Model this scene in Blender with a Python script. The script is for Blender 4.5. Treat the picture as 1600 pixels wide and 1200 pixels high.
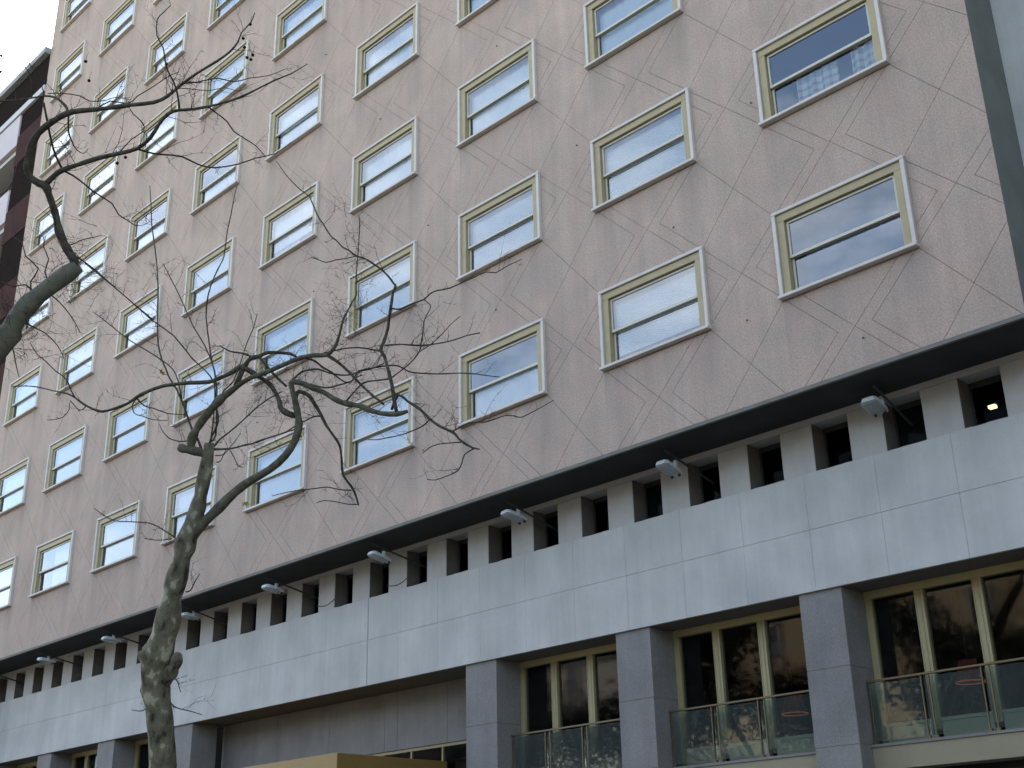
import bpy, bmesh, math, random
from mathutils import Vector, Matrix
random.seed(11)
SC = bpy.context.scene
for ob in list(bpy.data.objects):
    bpy.data.objects.remove(ob)
COL = SC.collection

# ------------------------------------------------------------------ camera
CAM_LOC = Vector((9.02341, -14.53455, 1.6))
CAM_R = ((0.6972357, 0.7165645, -0.0199440),
         (-0.2882204, 0.2547547, -0.9230542),
         (-0.6563470, 0.6493346, 0.3841525))
cam = bpy.data.cameras.new('camera')
cam.sensor_width = 36.0
cam.lens = 1971.99 / 1600 * 36.0
cam.clip_start = 0.1
cam.clip_end = 3000
cam_ob = bpy.data.objects.new('camera', cam)
COL.objects.link(cam_ob)
r, d, f = [Vector(v) for v in CAM_R]
cam_ob.matrix_world = Matrix(((r.x, -d.x, -f.x, CAM_LOC.x), (r.y, -d.y, -f.y, CAM_LOC.y),
                              (r.z, -d.z, -f.z, CAM_LOC.z), (0, 0, 0, 1)))
SC.camera = cam_ob

# ------------------------------------------------------------------ sky, sun, exposure
SUN_AZ = math.radians(299.0)      # from +Y towards +X
SUN_EL = math.radians(29.0)
world = bpy.data.worlds.new('World')
SC.world = world
world.use_nodes = True
nt = world.node_tree
bg = nt.nodes['Background']
sky = nt.nodes.new('ShaderNodeTexSky')
sky.sky_type = 'NISHITA'
sky.sun_disc = False
sky.sun_elevation = SUN_EL
sky.sun_rotation = SUN_AZ
sky.air_density = 1.0
sky.dust_density = 1.0
tc = nt.nodes.new('ShaderNodeTexCoord')
mp = nt.nodes.new('ShaderNodeMapping')
mp.inputs['Scale'].default_value = (1.0, 1.0, 2.2)
nz = nt.nodes.new('ShaderNodeTexNoise')
nz.inputs['Scale'].default_value = 2.3
nz.inputs['Detail'].default_value = 7
nz.inputs['Roughness'].default_value = 0.62
rp = nt.nodes.new('ShaderNodeValToRGB')
rp.color_ramp.elements[0].position = 0.50
rp.color_ramp.elements[1].position = 0.76
mx = nt.nodes.new('ShaderNodeMixRGB')
mx.inputs['Color2'].default_value = (6.2, 6.6, 7.2, 1)
nt.links.new(tc.outputs['Generated'], mp.inputs['Vector'])
nt.links.new(mp.outputs['Vector'], nz.inputs['Vector'])
nt.links.new(nz.outputs['Fac'], rp.inputs['Fac'])
nt.links.new(rp.outputs['Color'], mx.inputs['Fac'])
nt.links.new(sky.outputs['Color'], mx.inputs['Color1'])
nt.links.new(mx.outputs['Color'], bg.inputs['Color'])
bg.inputs['Strength'].default_value = 0.12
sun = bpy.data.lights.new('sun', 'SUN')
sun.energy = 3.0
sun.angle = math.radians(0.5)
sun.color = (1.0, 0.93, 0.82)
sun_ob = bpy.data.objects.new('sun', sun)
COL.objects.link(sun_ob)
sd = Vector((math.sin(SUN_AZ) * math.cos(SUN_EL), math.cos(SUN_AZ) * math.cos(SUN_EL), math.sin(SUN_EL)))
sun_ob.rotation_euler = sd.to_track_quat('Z', 'Y').to_euler()
sun_ob.location = (-20, 30, 60)
SC.view_settings.view_transform = 'Standard'
SC.view_settings.look = 'None'
SC.view_settings.gamma = 1
SC.view_settings.use_curve_mapping = False
SC.view_settings.exposure = 2.45
SC.cycles.use_denoising = True
SC.cycles.max_bounces = 8
SC.cycles.transparent_max_bounces = 16
SC.cycles.caustics_reflective = False
SC.cycles.caustics_refractive = False

# ------------------------------------------------------------------ helpers
def project(p):
    v = Vector(p) - CAM_LOC
    x, y, z = r.dot(v), d.dot(v), f.dot(v)
    if z < 0.1:
        return None
    return 800 + 1971.99 * x / z, 600 + 1971.99 * y / z

def in_view(pts, m=60):
    for p in pts:
        q = project(p)
        if q and -m < q[0] < 1600 + m and -m < q[1] < 1200 + m:
            return True
    return False

class MB:
    def __init__(s):
        s.v, s.f = [], []
    def quad(s, *p):
        b = len(s.v); s.v += [tuple(q) for q in p]; s.f.append(tuple(range(b, b + len(p)))); return s
    def box(s, x0, x1, y0, y1, z0, z1):
        b = len(s.v)
        s.v += [(x0, y0, z0), (x1, y0, z0), (x1, y1, z0), (x0, y1, z0), (x0, y0, z1), (x1, y0, z1), (x1, y1, z1), (x0, y1, z1)]
        for q in ((3, 2, 1, 0), (4, 5, 6, 7), (0, 1, 5, 4), (1, 2, 6, 5), (2, 3, 7, 6), (3, 0, 4, 7)):
            s.f.append(tuple(b + i for i in q))
        return s
    def prism(s, poly, y0, y1):                  # polygon in xz, CCW seen from -Y, with a front at y0
        n = len(poly); b = len(s.v)
        s.v += [(x, y0, z) for x, z in poly] + [(x, y1, z) for x, z in poly]
        s.f.append(tuple(b + i for i in range(n)))
        for i in range(n):
            j = (i + 1) % n
            s.f.append((b + j, b + i, b + n + i, b + n + j))
        return s
    def tube(s, pts, n=6, cap=True):             # pts (x,y,z,r)
        b = len(s.v); prev = None
        P = [Vector(p[:3]) for p in pts]
        for i, p in enumerate(P):
            t = (P[min(i + 1, len(P) - 1)] - P[max(i - 1, 0)])
            t = t.normalized() if t.length > 1e-9 else Vector((0, 0, 1))
            if prev is None:
                u = t.orthogonal().normalized()
            else:
                u = (prev - t * prev.dot(t))
                u = u.normalized() if u.length > 1e-6 else t.orthogonal().normalized()
            prev = u; w = t.cross(u)
            for k in range(n):
                a = 2 * math.pi * k / n
                s.v.append(tuple(p + (u * math.cos(a) + w * math.sin(a)) * pts[i][3]))
        for i in range(len(P) - 1):
            for k in range(n):
                a0 = b + i * n + k; a1 = b + i * n + (k + 1) % n
                s.f.append((a0, a1, a1 + n, a0 + n))
        if cap:
            s.f.append(tuple(b + k for k in reversed(range(n))))
            e = b + (len(P) - 1) * n
            s.f.append(tuple(e + k for k in range(n)))
        return s
    def mesh(s, name, mat, bevel=0, smooth=False):
        me = bpy.data.meshes.new(name)
        me.from_pydata(s.v, [], s.f); me.update()
        if bevel:
            bm = bmesh.new(); bm.from_mesh(me)
            bmesh.ops.bevel(bm, geom=bm.edges[:], offset=bevel, segments=1, affect='EDGES', clamp_overlap=True)
            bm.to_mesh(me); bm.free()
        me.materials.append(mat)
        if smooth:
            me.polygons.foreach_set('use_smooth', [True] * len(me.polygons))
        return me

def ob(name, me, parent=None, loc=(0, 0, 0), rot=None):
    o = bpy.data.objects.new(name, me)
    COL.objects.link(o)
    o.location = loc
    if rot: o.rotation_euler = rot
    if parent: o.parent = parent
    return o

def tag(o, label=None, cat=None, group=None, kind=None):
    if label: o['label'] = label
    if cat: o['category'] = cat
    if group: o['group'] = group
    if kind: o['kind'] = kind
    return o

def thing(name, label, cat, loc=(0, 0, 0), group=None, rot=None):
    return tag(ob(name, None, None, loc, rot), label, cat, group)

def M(name, col, rough=0.7, spec=0.5, metal=0.0, amp=0.0, scale=8.0, stretch=(1, 1, 1), fine=0.0, fscale=120.0,
      bump=0.0, bscale=60.0, tint=None, tscale=1.2, emit=None, estr=0.0, streak=0.0):
    m = bpy.data.materials.new(name); m.use_nodes = True
    t = m.node_tree; b = t.nodes['Principled BSDF']; L = t.links.new
    b.inputs['Roughness'].default_value = rough
    b.inputs['Metallic'].default_value = metal
    b.inputs['Specular IOR Level'].default_value = spec
    g = t.nodes.new('ShaderNodeNewGeometry')
    def noise(sc, det=4, st=(1, 1, 1), ro=0.6):
        mpn = t.nodes.new('ShaderNodeMapping'); mpn.inputs['Scale'].default_value = st
        n = t.nodes.new('ShaderNodeTexNoise'); n.inputs['Scale'].default_value = sc
        n.inputs['Detail'].default_value = det; n.inputs['Roughness'].default_value = ro
        L(g.outputs['Position'], mpn.inputs['Vector']); L(mpn.outputs[0], n.inputs['Vector'])
        return n.outputs['Fac']
    def rng(o, a, b_):
        n = t.nodes.new('ShaderNodeMapRange'); n.inputs['From Min'].default_value = 0.3; n.inputs['From Max'].default_value = 0.7
        n.inputs['To Min'].default_value = a; n.inputs['To Max'].default_value = b_; L(o, n.inputs['Value']); return n.outputs[0]
    def mul(c, v):
        n = t.nodes.new('ShaderNodeVectorMath'); n.operation = 'SCALE'; L(c, n.inputs[0]); L(v, n.inputs['Scale']); return n.outputs[0]
    rgb = t.nodes.new('ShaderNodeRGB'); rgb.outputs[0].default_value = (*col, 1)
    c = rgb.outputs[0]
    if tint:
        n = t.nodes.new('ShaderNodeMixRGB'); n.inputs['Color2'].default_value = (*tint, 1)
        L(rng(noise(tscale, 6), 0, 0.9), n.inputs['Fac']); L(c, n.inputs['Color1']); c = n.outputs[0]
    if amp: c = mul(c, rng(noise(scale, 5, stretch), 1 - amp, 1 + amp))
    if streak: c = mul(c, rng(noise(3.0, 6, (1, 1, 0.07), 0.7), 1 - streak, 1 + streak * 0.6))
    if fine: c = mul(c, rng(noise(fscale, 2), 1 - fine, 1 + fine))
    L(c, b.inputs['Base Color'])
    if bump:
        bp = t.nodes.new('ShaderNodeBump'); bp.inputs['Strength'].default_value = bump; bp.inputs['Distance'].default_value = 0.02
        L(noise(bscale, 4), bp.inputs['Height']); L(bp.outputs[0], b.inputs['Normal'])
    if emit:
        b.inputs['Emission Color'].default_value = (*emit, 1); b.inputs['Emission Strength'].default_value = estr
    return m

def glass(name, tint=(1, 1, 1), base=0.06, power=1.0, rough=0.0, wav=0.0, dust=0.0):
    m = bpy.data.materials.new(name); m.use_nodes = True
    t = m.node_tree; L = t.links.new
    t.nodes.remove(t.nodes['Principled BSDF'])
    out = t.nodes['Material Output']
    tr = t.nodes.new('ShaderNodeBsdfTransparent'); tr.inputs['Color'].default_value = (*tint, 1)
    gl = t.nodes.new('ShaderNodeBsdfGlossy'); gl.inputs['Roughness'].default_value = rough
    fr = t.nodes.new('ShaderNodeFresnel'); fr.inputs['IOR'].default_value = 1.55
    ma = t.nodes.new('ShaderNodeMath'); ma.operation = 'MULTIPLY_ADD'; ma.use_clamp = True
    ma.inputs[1].default_value = power; ma.inputs[2].default_value = base
    mix = t.nodes.new('ShaderNodeMixShader')
    L(fr.outputs[0], ma.inputs[0]); L(ma.outputs[0], mix.inputs[0]); L(tr.outputs[0], mix.inputs[1]); L(gl.outputs[0], mix.inputs[2])
    if dust:                                                     # grime film on the pane
        df = t.nodes.new('ShaderNodeBsdfDiffuse'); df.inputs['Color'].default_value = (0.42, 0.47, 0.44, 1)
        m2 = t.nodes.new('ShaderNodeMixShader'); m2.inputs[0].default_value = dust
        L(mix.outputs[0], m2.inputs[1]); L(df.outputs[0], m2.inputs[2]); L(m2.outputs[0], out.inputs['Surface'])
    else:
        L(mix.outputs[0], out.inputs['Surface'])
    if wav:
        g = t.nodes.new('ShaderNodeNewGeometry'); n = t.nodes.new('ShaderNodeTexNoise'); n.inputs['Scale'].default_value = 1.6; n.inputs['Detail'].default_value = 1
        bp = t.nodes.new('ShaderNodeBump'); bp.inputs['Strength'].default_value = wav; bp.inputs['Distance'].default_value = 0.02
        L(g.outputs['Position'], n.inputs['Vector']); L(n.outputs['Fac'], bp.inputs['Height']); L(bp.outputs[0], gl.inputs['Normal'])
    return m

def facade_material():
    m = M('pink_render', (0.445, 0.317, 0.246), 0.92, 0.2, amp=0.10, scale=0.55, fine=0.20, fscale=38, bump=0.4, bscale=60,
          tint=(0.372, 0.295, 0.23), tscale=1.7, streak=0.115)
    # grime that the rain has washed down from the window corners, a fixed stain in the render
    t = m.node_tree; L = t.links.new; b = t.nodes['Principled BSDF']
    src = b.inputs['Base Color'].links[0].from_socket
    g = t.nodes.new('ShaderNodeNewGeometry'); sp = t.nodes.new('ShaderNodeSeparateXYZ'); L(g.outputs['Position'], sp.inputs[0])
    nz_ = t.nodes.new('ShaderNodeTexNoise'); nz_.inputs['Scale'].default_value = 2.2; nz_.inputs['Detail'].default_value = 5
    mp_ = t.nodes.new('ShaderNodeMapping'); mp_.inputs['Scale'].default_value = (2.2, 1, 0.25)
    L(g.outputs['Position'], mp_.inputs[0]); L(mp_.outputs[0], nz_.inputs['Vector'])
    def mth(op, x, y=None, clampd=False):
        n = t.nodes.new('ShaderNodeMath'); n.operation = op; n.use_clamp = clampd
        for i, v in enumerate((x, y)):
            if v is None: continue
            if isinstance(v, (int, float)): n.inputs[i].default_value = v
            else: L(v, n.inputs[i])
        return n.outputs[0]
    fx = mth('MULTIPLY', mth('FRACT', mth('DIVIDE', mth('ADD', sp.outputs['X'], 35.1), 3.51)), 3.51)
    dz = mth('SUBTRACT', 3.0, mth('MULTIPLY', mth('FRACT', mth('DIVIDE', mth('SUBTRACT', sp.outputs['Z'], 0.726), 3.0)), 3.0))
    fall = mth('SUBTRACT', 1.0, mth('DIVIDE', dz, 1.25), True)
    def lobe(c, w): return mth('SUBTRACT', 1.0, mth('DIVIDE', mth('ABSOLUTE', mth('SUBTRACT', fx, c)), w), True)
    lob = mth('ADD', mth('ADD', lobe(0.10, 0.42), lobe(2.12, 0.40)), mth('MULTIPLY', lobe(1.1, 1.6), 0.35), True)
    k = mth('MULTIPLY', mth('MULTIPLY', fall, lob), mth('MULTIPLY', mth('SUBTRACT', nz_.outputs['Fac'], 0.2, True), 2.0), True)
    mx_ = t.nodes.new('ShaderNodeMixRGB'); mx_.inputs['Color2'].default_value = (0.215, 0.17, 0.15, 1)
    L(mth('MULTIPLY', k, 0.62), mx_.inputs['Fac']); L(src, mx_.inputs['Color1']); L(mx_.outputs[0], b.inputs['Base Color'])
    return m

def bark_material():
    m = bpy.data.materials.new('plane_bark'); m.use_nodes = True
    t = m.node_tree; L = t.links.new; b = t.nodes['Principled BSDF']; b.inputs['Roughness'].default_value = 0.85
    b.inputs['Specular IOR Level'].default_value = 0.2
    g = t.nodes.new('ShaderNodeNewGeometry')
    mpn = t.nodes.new('ShaderNodeMapping'); mpn.inputs['Scale'].default_value = (1, 1, 0.55)
    n0 = t.nodes.new('ShaderNodeTexNoise'); n0.inputs['Scale'].default_value = 6.5; n0.inputs['Detail'].default_value = 4
    L(g.outputs['Position'], mpn.inputs[0]); L(mpn.outputs[0], n0.inputs['Vector'])
    r1 = t.nodes.new('ShaderNodeValToRGB'); cr = r1.color_ramp; cr.interpolation = 'LINEAR'
    cr.elements[0].position = 0.34; cr.elements[0].color = (0.038, 0.033, 0.022, 1)
    e = cr.elements.new(0.42); e.color = (0.11, 0.096, 0.06, 1)
    e = cr.elements.new(0.585); e.color = (0.175, 0.155, 0.10, 1)
    e = cr.elements.new(0.605); e.color = (0.27, 0.25, 0.17, 1)
    cr.elements[-1].position = 0.66; cr.elements[-1].color = (0.36, 0.33, 0.23, 1)
    L(n0.outputs['Fac'], r1.inputs[0])
    n1 = t.nodes.new('ShaderNodeTexNoise'); n1.inputs['Scale'].default_value = 60; n1.inputs['Detail'].default_value = 4
    L(g.outputs['Position'], n1.inputs['Vector'])
    mr = t.nodes.new('ShaderNodeMapRange'); mr.inputs[1].default_value = .3; mr.inputs[2].default_value = .7; mr.inputs[3].default_value = .75; mr.inputs[4].default_value = 1.2
    L(n1.outputs['Fac'], mr.inputs[0])
    vm = t.nodes.new('ShaderNodeVectorMath'); vm.operation = 'SCALE'; L(r1.outputs[0], vm.inputs[0]); L(mr.outputs[0], vm.inputs['Scale'])
    L(vm.outputs[0], b.inputs['Base Color'])
    bp = t.nodes.new('ShaderNodeBump'); bp.inputs['Strength'].default_value = 0.6; bp.inputs['Distance'].default_value = 0.02
    L(n0.outputs['Fac'], bp.inputs['Height']); L(bp.outputs[0], b.inputs['Normal'])
    return m

m_pink = facade_material()
m_groove = M('groove_mortar', (0.215, 0.135, 0.112), 0.95, 0.1, amp=0.55, scale=2.2, tint=(0.29, 0.20, 0.165), tscale=1.3)
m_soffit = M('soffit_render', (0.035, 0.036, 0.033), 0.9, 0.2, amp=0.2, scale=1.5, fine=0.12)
m_dark = M('slate_render', (0.165, 0.175, 0.155), 0.9, 0.2, amp=0.14, scale=1.5, fine=0.12, bump=0.15)
m_lip = M('drip_edge', (0.17, 0.155, 0.13), 0.9, 0.2, amp=0.15, scale=3)
m_stone = M('pale_stone', (0.475, 0.45, 0.40), 0.8, 0.3, amp=0.11, scale=0.9, fine=0.08, streak=0.11, bump=0.08, tint=(0.42, 0.395, 0.36), tscale=1.1)
m_pier = M('warm_stone', (0.41, 0.385, 0.345), 0.8, 0.3, amp=0.08, scale=2.5, fine=0.06, streak=0.06, bump=0.08)
m_col = M('grey_granite', (0.195, 0.178, 0.16), 0.75, 0.3, amp=0.14, scale=1.5, fine=0.22, fscale=60, bump=0.1, streak=0.12)
m_joint = M('stone_joint', (0.37, 0.345, 0.31), 0.95, 0.1)
m_frame = M('white_stone_frame', (0.56, 0.50, 0.43), 0.7, 0.3, amp=0.06, scale=5, streak=0.08)
m_casing = M('ochre_casing', (0.37, 0.29, 0.155), 0.6, 0.4, amp=0.07, scale=6, streak=0.07)
m_sash = M('pale_sash', (0.50, 0.455, 0.35), 0.45, 0.5, amp=0.05, scale=6)
m_room = M('room_plaster', (0.16, 0.165, 0.18), 0.9, 0.1)
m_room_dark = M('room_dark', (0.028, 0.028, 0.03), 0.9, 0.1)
m_blind = M('white_shutter', (0.80, 0.84, 0.85), 0.7, 0.3, amp=0.03, scale=4)
m_sheer = M('sheer_curtain', (0.80, 0.84, 0.85), 0.9, 0.1, amp=0.03, scale=4)
m_deep = M('grey_blind', (0.13, 0.16, 0.19), 0.9, 0.1)
m_check = M('checked_curtain', (0.62, 0.62, 0.56), 0.9, 0.1)
m_glass = glass('window_glass', (0.93, 0.96, 0.97), 0.08, 1.6, 0.0, 0.03)
m_dark_glass = glass('lobby_glass', (0.5, 0.55, 0.57), 0.025, 0.7, 0.035, 0.02)
m_strip_glass = glass('strip_glass', (0.30, 0.31, 0.31), 0.0, 0.06, 0.0)
m_green_glass = glass('balustrade_glass', (0.84, 0.91, 0.87), 0.03, 0.8, 0.02, dust=0.05)
m_gold = M('gold_metal', (0.23, 0.14, 0.035), 0.5, 0.5, metal=0.25, amp=0.05, scale=3)
m_brass = M('bronze_rail', (0.16, 0.12, 0.065), 0.4, 0.5, metal=0.5)
m_beige = M('anodised_frame', (0.33, 0.275, 0.135), 0.5, 0.5, metal=0.1, amp=0.05, scale=5)
m_panel = M('pale_panel', (0.42, 0.41, 0.33), 0.6, 0.4, amp=0.05)
m_jamb = M('darkened_jamb', (0.12, 0.10, 0.082), 0.8, 0.2, amp=0.15, scale=4)  # set darker than the pier stone
m_band = M('cream_band', (0.26, 0.22, 0.135), 0.65, 0.4, amp=0.05, scale=2, streak=0.05)
m_black = M('dark_metal', (0.025, 0.025, 0.025), 0.6, 0.4)
m_lampw = M('grey_white_housing', (0.55, 0.57, 0.57), 0.5, 0.5, amp=0.05, scale=8)
m_lens = M('flood_lens', (0.30, 0.32, 0.32), 0.25, 0.5)
m_bark = bark_material()
m_limb = M('smooth_limb_bark', (0.16, 0.15, 0.10), 0.85, 0.2, amp=0.22, scale=7, tint=(0.10, 0.095, 0.065), tscale=5, bump=0.25, fine=0.12)
m_limbd = M('old_limb_bark', (0.090, 0.077, 0.048), 0.9, 0.15, amp=0.4, scale=11, tint=(0.13, 0.12, 0.082), tscale=5, bump=0.5, fine=0.2)
m_branch = M('branch_bark', (0.052, 0.043, 0.030), 0.9, 0.15, amp=0.35, scale=14, tint=(0.095, 0.088, 0.06), tscale=7, bump=0.3)
m_twig = M('twig_bark', (0.042, 0.031, 0.025), 0.9, 0.15, amp=0.2, scale=9)
m_ball = M('seed_ball_brown', (0.02, 0.014, 0.01), 1.0, 0.0)
m_leaf = M('dying_leaf', (0.23, 0.20, 0.02), 0.8, 0.2, amp=0.3, scale=40)
m_pave = M('pavement_stone', (0.20, 0.19, 0.17), 0.85, 0.2, amp=0.10, scale=4, fine=0.1)
m_road = M('asphalt', (0.055, 0.055, 0.056), 0.9, 0.2, amp=0.15, scale=4, fine=0.2)
m_ground = M('city_ground', (0.16, 0.15, 0.13), 0.95, 0.1, amp=0.1, scale=0.3)

# ------------------------------------------------------------------ the setting: ground
tag(ob('ground', MB().quad((-500, -500, -0.14), (500, -500, -0.14), (500, 500, -0.14), (-500, 500, -0.14)).mesh('ground', m_ground)), kind='structure')
tag(ob('road', MB().box(-300, 300, -21, -16.2, -0.13, -0.12).mesh('road', m_road)), kind='structure')
tag(ob('pavement', MB().box(-300, 300, -16.0, 1.02, -0.13, 0).mesh('pavement', m_pave)), kind='structure')
tag(ob('kerb', MB().box(-300, 300, -16.2, -16.0, -0.13, 0.003).mesh('kerb', m_col)), kind='structure')
tag(ob('promenade', MB().box(-300, 300, -46, -21, -0.13, 0.0).mesh('promenade', m_pave)), kind='structure')

# ------------------------------------------------------------------ the hotel
PU, PV, Z0, WW, WH = 3.510, 3.0, 9.726, 2.2075, 1.457
ZB, XR, XL = 8.276, 3.43, -28.85
NCOL, NROW = 9, 9
ZT = Z0 + PV * NROW - 0.4
hotel = thing('hotel', 'tall pink rendered hotel with rows of projecting white framed windows over a pale stone base', 'building', (-12.7, 0.5, 0))
HO = Vector((-12.7, 0.5, 0))
def part(name, me, parent=hotel, loc=(0, 0, 0), rot=None):      # loc in world coordinates for direct children
    return ob(name, me, parent, Vector(loc) - HO if parent is hotel else loc, rot)

# body behind the skin
part('core_wall', MB().box(XL + 0.02, XR - 0.02, 1.10, 14, ZB + 0.3, ZT - 0.3).mesh('core_wall', m_dark))
part('roof', MB().box(XL, XR, 0.02, 14.2, ZT - 0.25, ZT).mesh('roof', m_dark))
part('end_wall', MB().box(XR - 0.05, XR, 0.006, 0.93, ZB + 0.002, ZT - 0.26).mesh('end_wall', m_dark))
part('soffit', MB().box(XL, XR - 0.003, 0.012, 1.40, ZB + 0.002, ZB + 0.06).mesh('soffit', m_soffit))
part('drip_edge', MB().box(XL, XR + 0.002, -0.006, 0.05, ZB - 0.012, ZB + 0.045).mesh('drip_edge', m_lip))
# light stone wall running on to the right of the pink front
part('return_wall', MB().box(XR + 0.002, 14, 0.93, 14, 7.43, ZT).mesh('return_wall', m_stone))

WINS = []
for c in range(NCOL):
    for rr in range(NROW):
        x, z = -c * PU, Z0 + rr * PV
        if in_view([(x, 0, z), (x + WW, 0, z), (x, 0, z + WH), (x + WW, 0, z + WH)], 40):
            WINS.append((c, rr, x, z))
WSET = {(c, rr) for c, rr, _, _ in WINS}

# backing wall with a hole for each window
bw = MB()
xs = [XL]
for c in reversed(range(NCOL)):
    xs += [-c * PU + 0.03, -c * PU + WW - 0.03]
xs.append(XR - 0.052)
zs = [ZB + 0.047]
for rr in range(NROW):
    zs += [Z0 + rr * PV + 0.03, Z0 + rr * PV + WH - 0.03]
zs.append(ZT - 0.26)
for i in range(len(xs) - 1):
    for k in range(len(zs) - 1):
        if i % 2 and k % 2 and (NCOL - 1 - i // 2, k // 2) in WSET:
            continue
        bw.quad((xs[i], 0.009, zs[k]), (xs[i + 1], 0.009, zs[k]), (xs[i + 1], 0.009, zs[k + 1]), (xs[i], 0.009, zs[k + 1]))
part('backing_wall', bw.mesh('backing_wall', m_groove))

# wall panels between the scored lines
gx, gy = PU - WW, PV - WH
Px, Py, hy = WW / 2, WH + gy / 2, gy / 2
Qx, Qy, hx = WW + gx / 2, WH / 2, gx / 2
Rx, Ry = WW + gx / 2, WH + gy / 2
ch = 0.27
POLYS = [
    [(Px, Py), (Px + hy, PV), (Px - hy, PV)],
    [(Px, Py), (Px - hy, WH), (Px + hy, WH)],
    [(Px, Py), (Px - hy, PV), (Px - ch - hy, PV), (Px - ch, Py), (Px - ch - hy, WH), (Px - hy, WH)],
    [(Px - ch - hy, PV), (0, PV), (Rx - PU, Ry), (0, WH), (Px - ch - hy, WH), (Px - ch, Py)],
    [(Px, Py), (Px + hy, WH), (Px + ch + hy, WH), (Px + ch, Py), (Px + ch + hy, PV), (Px + hy, PV)],
    [(Px + ch + hy, WH), (WW, WH), (Rx, Ry), (WW, PV), (Px + ch + hy, PV), (Px + ch, Py)],
    [(WW, Qy - hx + ch), (Qx - ch, Qy), (WW, Qy + hx - ch)],
    [(Qx, Qy), (WW, Qy + hx), (WW, Qy + hx - ch), (Qx - ch, Qy), (WW, Qy - hx + ch), (WW, Qy - hx)],
    [(PU, Qy + hx - ch), (Qx + ch, Qy), (PU, Qy - hx + ch)],
    [(Qx, Qy), (PU, Qy - hx), (PU, Qy - hx + ch), (Qx + ch, Qy), (PU, Qy + hx - ch), (PU, Qy + hx)],
    [(Qx, Qy), (PU, Qy + hx), (PU, WH), (Rx, Ry), (WW, WH), (WW, Qy + hx)],
    [(Qx, Qy), (WW, Qy - hx), (WW, 0), (Rx, Ry - PV), (PU, 0), (PU, Qy - hx)],
]
def inset(poly, g):
    n = len(poly); out = []
    for i in range(n):
        a, b, c = Vector(poly[i - 1]), Vector(poly[i]), Vector(poly[(i + 1) % n])
        d1, d2 = (b - a).normalized(), (c - b).normalized()
        n1, n2 = Vector((-d1.y, d1.x)), Vector((-d2.y, d2.x))
        k = 1 + n1.dot(n2)
        out.append(tuple(b + (n1 + n2) * (g / max(k, 0.25))))
    return out
def clip(poly, ax, v, keep_gt):
    out = []
    for i in range(len(poly)):
        a, b = poly[i - 1], poly[i]
        ia = (a[ax] >= v) == keep_gt; ib = (b[ax] >= v) == keep_gt
        if ia != ib:
            t = (v - a[ax]) / (b[ax] - a[ax]); out.append((a[0] + (b[0] - a[0]) * t, a[1] + (b[1] - a[1]) * t))
        if ib: out.append(b)
    return out
GW = 0.0036
panel_poly = [inset(p, GW) for p in POLYS]
panel_mesh = [MB().prism(p, 0.0, 0.008).mesh('panel', m_pink) for p in panel_poly]
cand, rest = [], MB()
for c in range(-1, NCOL + 1):
    for rr in range(-1, NROW + 1):
        ox, oz = -c * PU, Z0 + rr * PV
        for k, p in enumerate(panel_poly):
            q = [(x + ox, z + oz) for x, z in p]
            full = True
            for ax, v, gt in ((0, XL + 0.003, True), (0, XR - 0.0, False), (1, ZB + 0.048, True), (1, ZT - 0.262, False)):
                if any(((u[ax] >= v) != gt) for u in q):
                    full = False; q = clip(q, ax, v, gt)
                    if len(q) < 3: break
            if len(q) < 3: continue
            ctr = Vector((sum(u[0] for u in q) / len(q), 0, sum(u[1] for u in q) / len(q)))
            vis = in_view([(u[0], 0, u[1]) for u in q] + [ctr], 5)
            cand.append((not vis, (ctr - CAM_LOC).length, k, ox, oz, q, full))
cand.sort(key=lambda a: a[:2])
for i, (nv, dist, k, ox, oz, q, full) in enumerate(cand):
    if i < 300 and not nv:
        if full: part('panel', panel_mesh[k], hotel, (ox, 0, oz))
        else: part('panel', MB().prism([(x - ox, z - oz) for x, z in q], 0.0, 0.008).mesh('panel', m_pink), hotel, (ox, 0, oz))
    else:
        rest.prism(q, 0.0, 0.008)
tag(part('panel', rest.mesh('panel_field', m_pink)), kind='stuff')

# windows -----------------------------------------------------------
fr = MB().box(0, 0.062, -0.06, 0.02, 0.066, WH - 0.052).box(WW - 0.062, WW, -0.06, 0.02, 0.066, WH - 0.052)
fr.box(0, WW, -0.062, 0.022, WH - 0.052, WH).box(-0.012, WW + 0.012, -0.105, 0.022, 0.018, 0.066)
me_frame = fr.mesh('window_frame', m_frame, bevel=0.006)
i0, i1, j0, j1 = 0.068, WW - 0.068, 0.07, WH - 0.06
cw = 0.12
me_casing = (MB().box(i0, i0 + cw, -0.024, 0.14, j0, j1 - cw).box(i1 - cw, i1, -0.024, 0.14, j0, j1 - cw)
             .box(i0, i1, -0.026, 0.142, j1 - cw, j1).box(i0 + cw, i1 - cw, 0.02, 0.14, j0, j0 + 0.012)
             .mesh('casing', m_casing, bevel=0.004))
a0, a1, b0, b1 = i0 + cw + 0.012, i1 - cw - 0.012, j0 + 0.014, j1 - cw - 0.012
mid = (b0 + b1) / 2
def sash(z0, z1, y, top, bot, s=0.036):
    return MB().box(a0, a0 + s, y, y + 0.035, z0 + bot, z1 - top).box(a1 - s, a1, y, y + 0.035, z0 + bot, z1 - top) \
        .box(a0, a1, y, y + 0.036, z1 - top, z1).box(a0, a1, y - 0.004, y + 0.036, z0, z0 + bot)
me_up = sash(mid - 0.02, b1, 0.022, 0.036, 0.048).mesh('sash', m_sash, bevel=0.003)
me_lo = sash(b0, mid + 0.012, 0.068, 0.03, 0.036).mesh('sash', m_sash, bevel=0.003)
me_pu = MB().quad((a0 + .03, 0.04, mid), (a1 - .03, 0.04, mid), (a1 - .03, 0.04, b1 - .03), (a0 + .03, 0.04, b1 - .03)).mesh('pane', m_glass)
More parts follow.
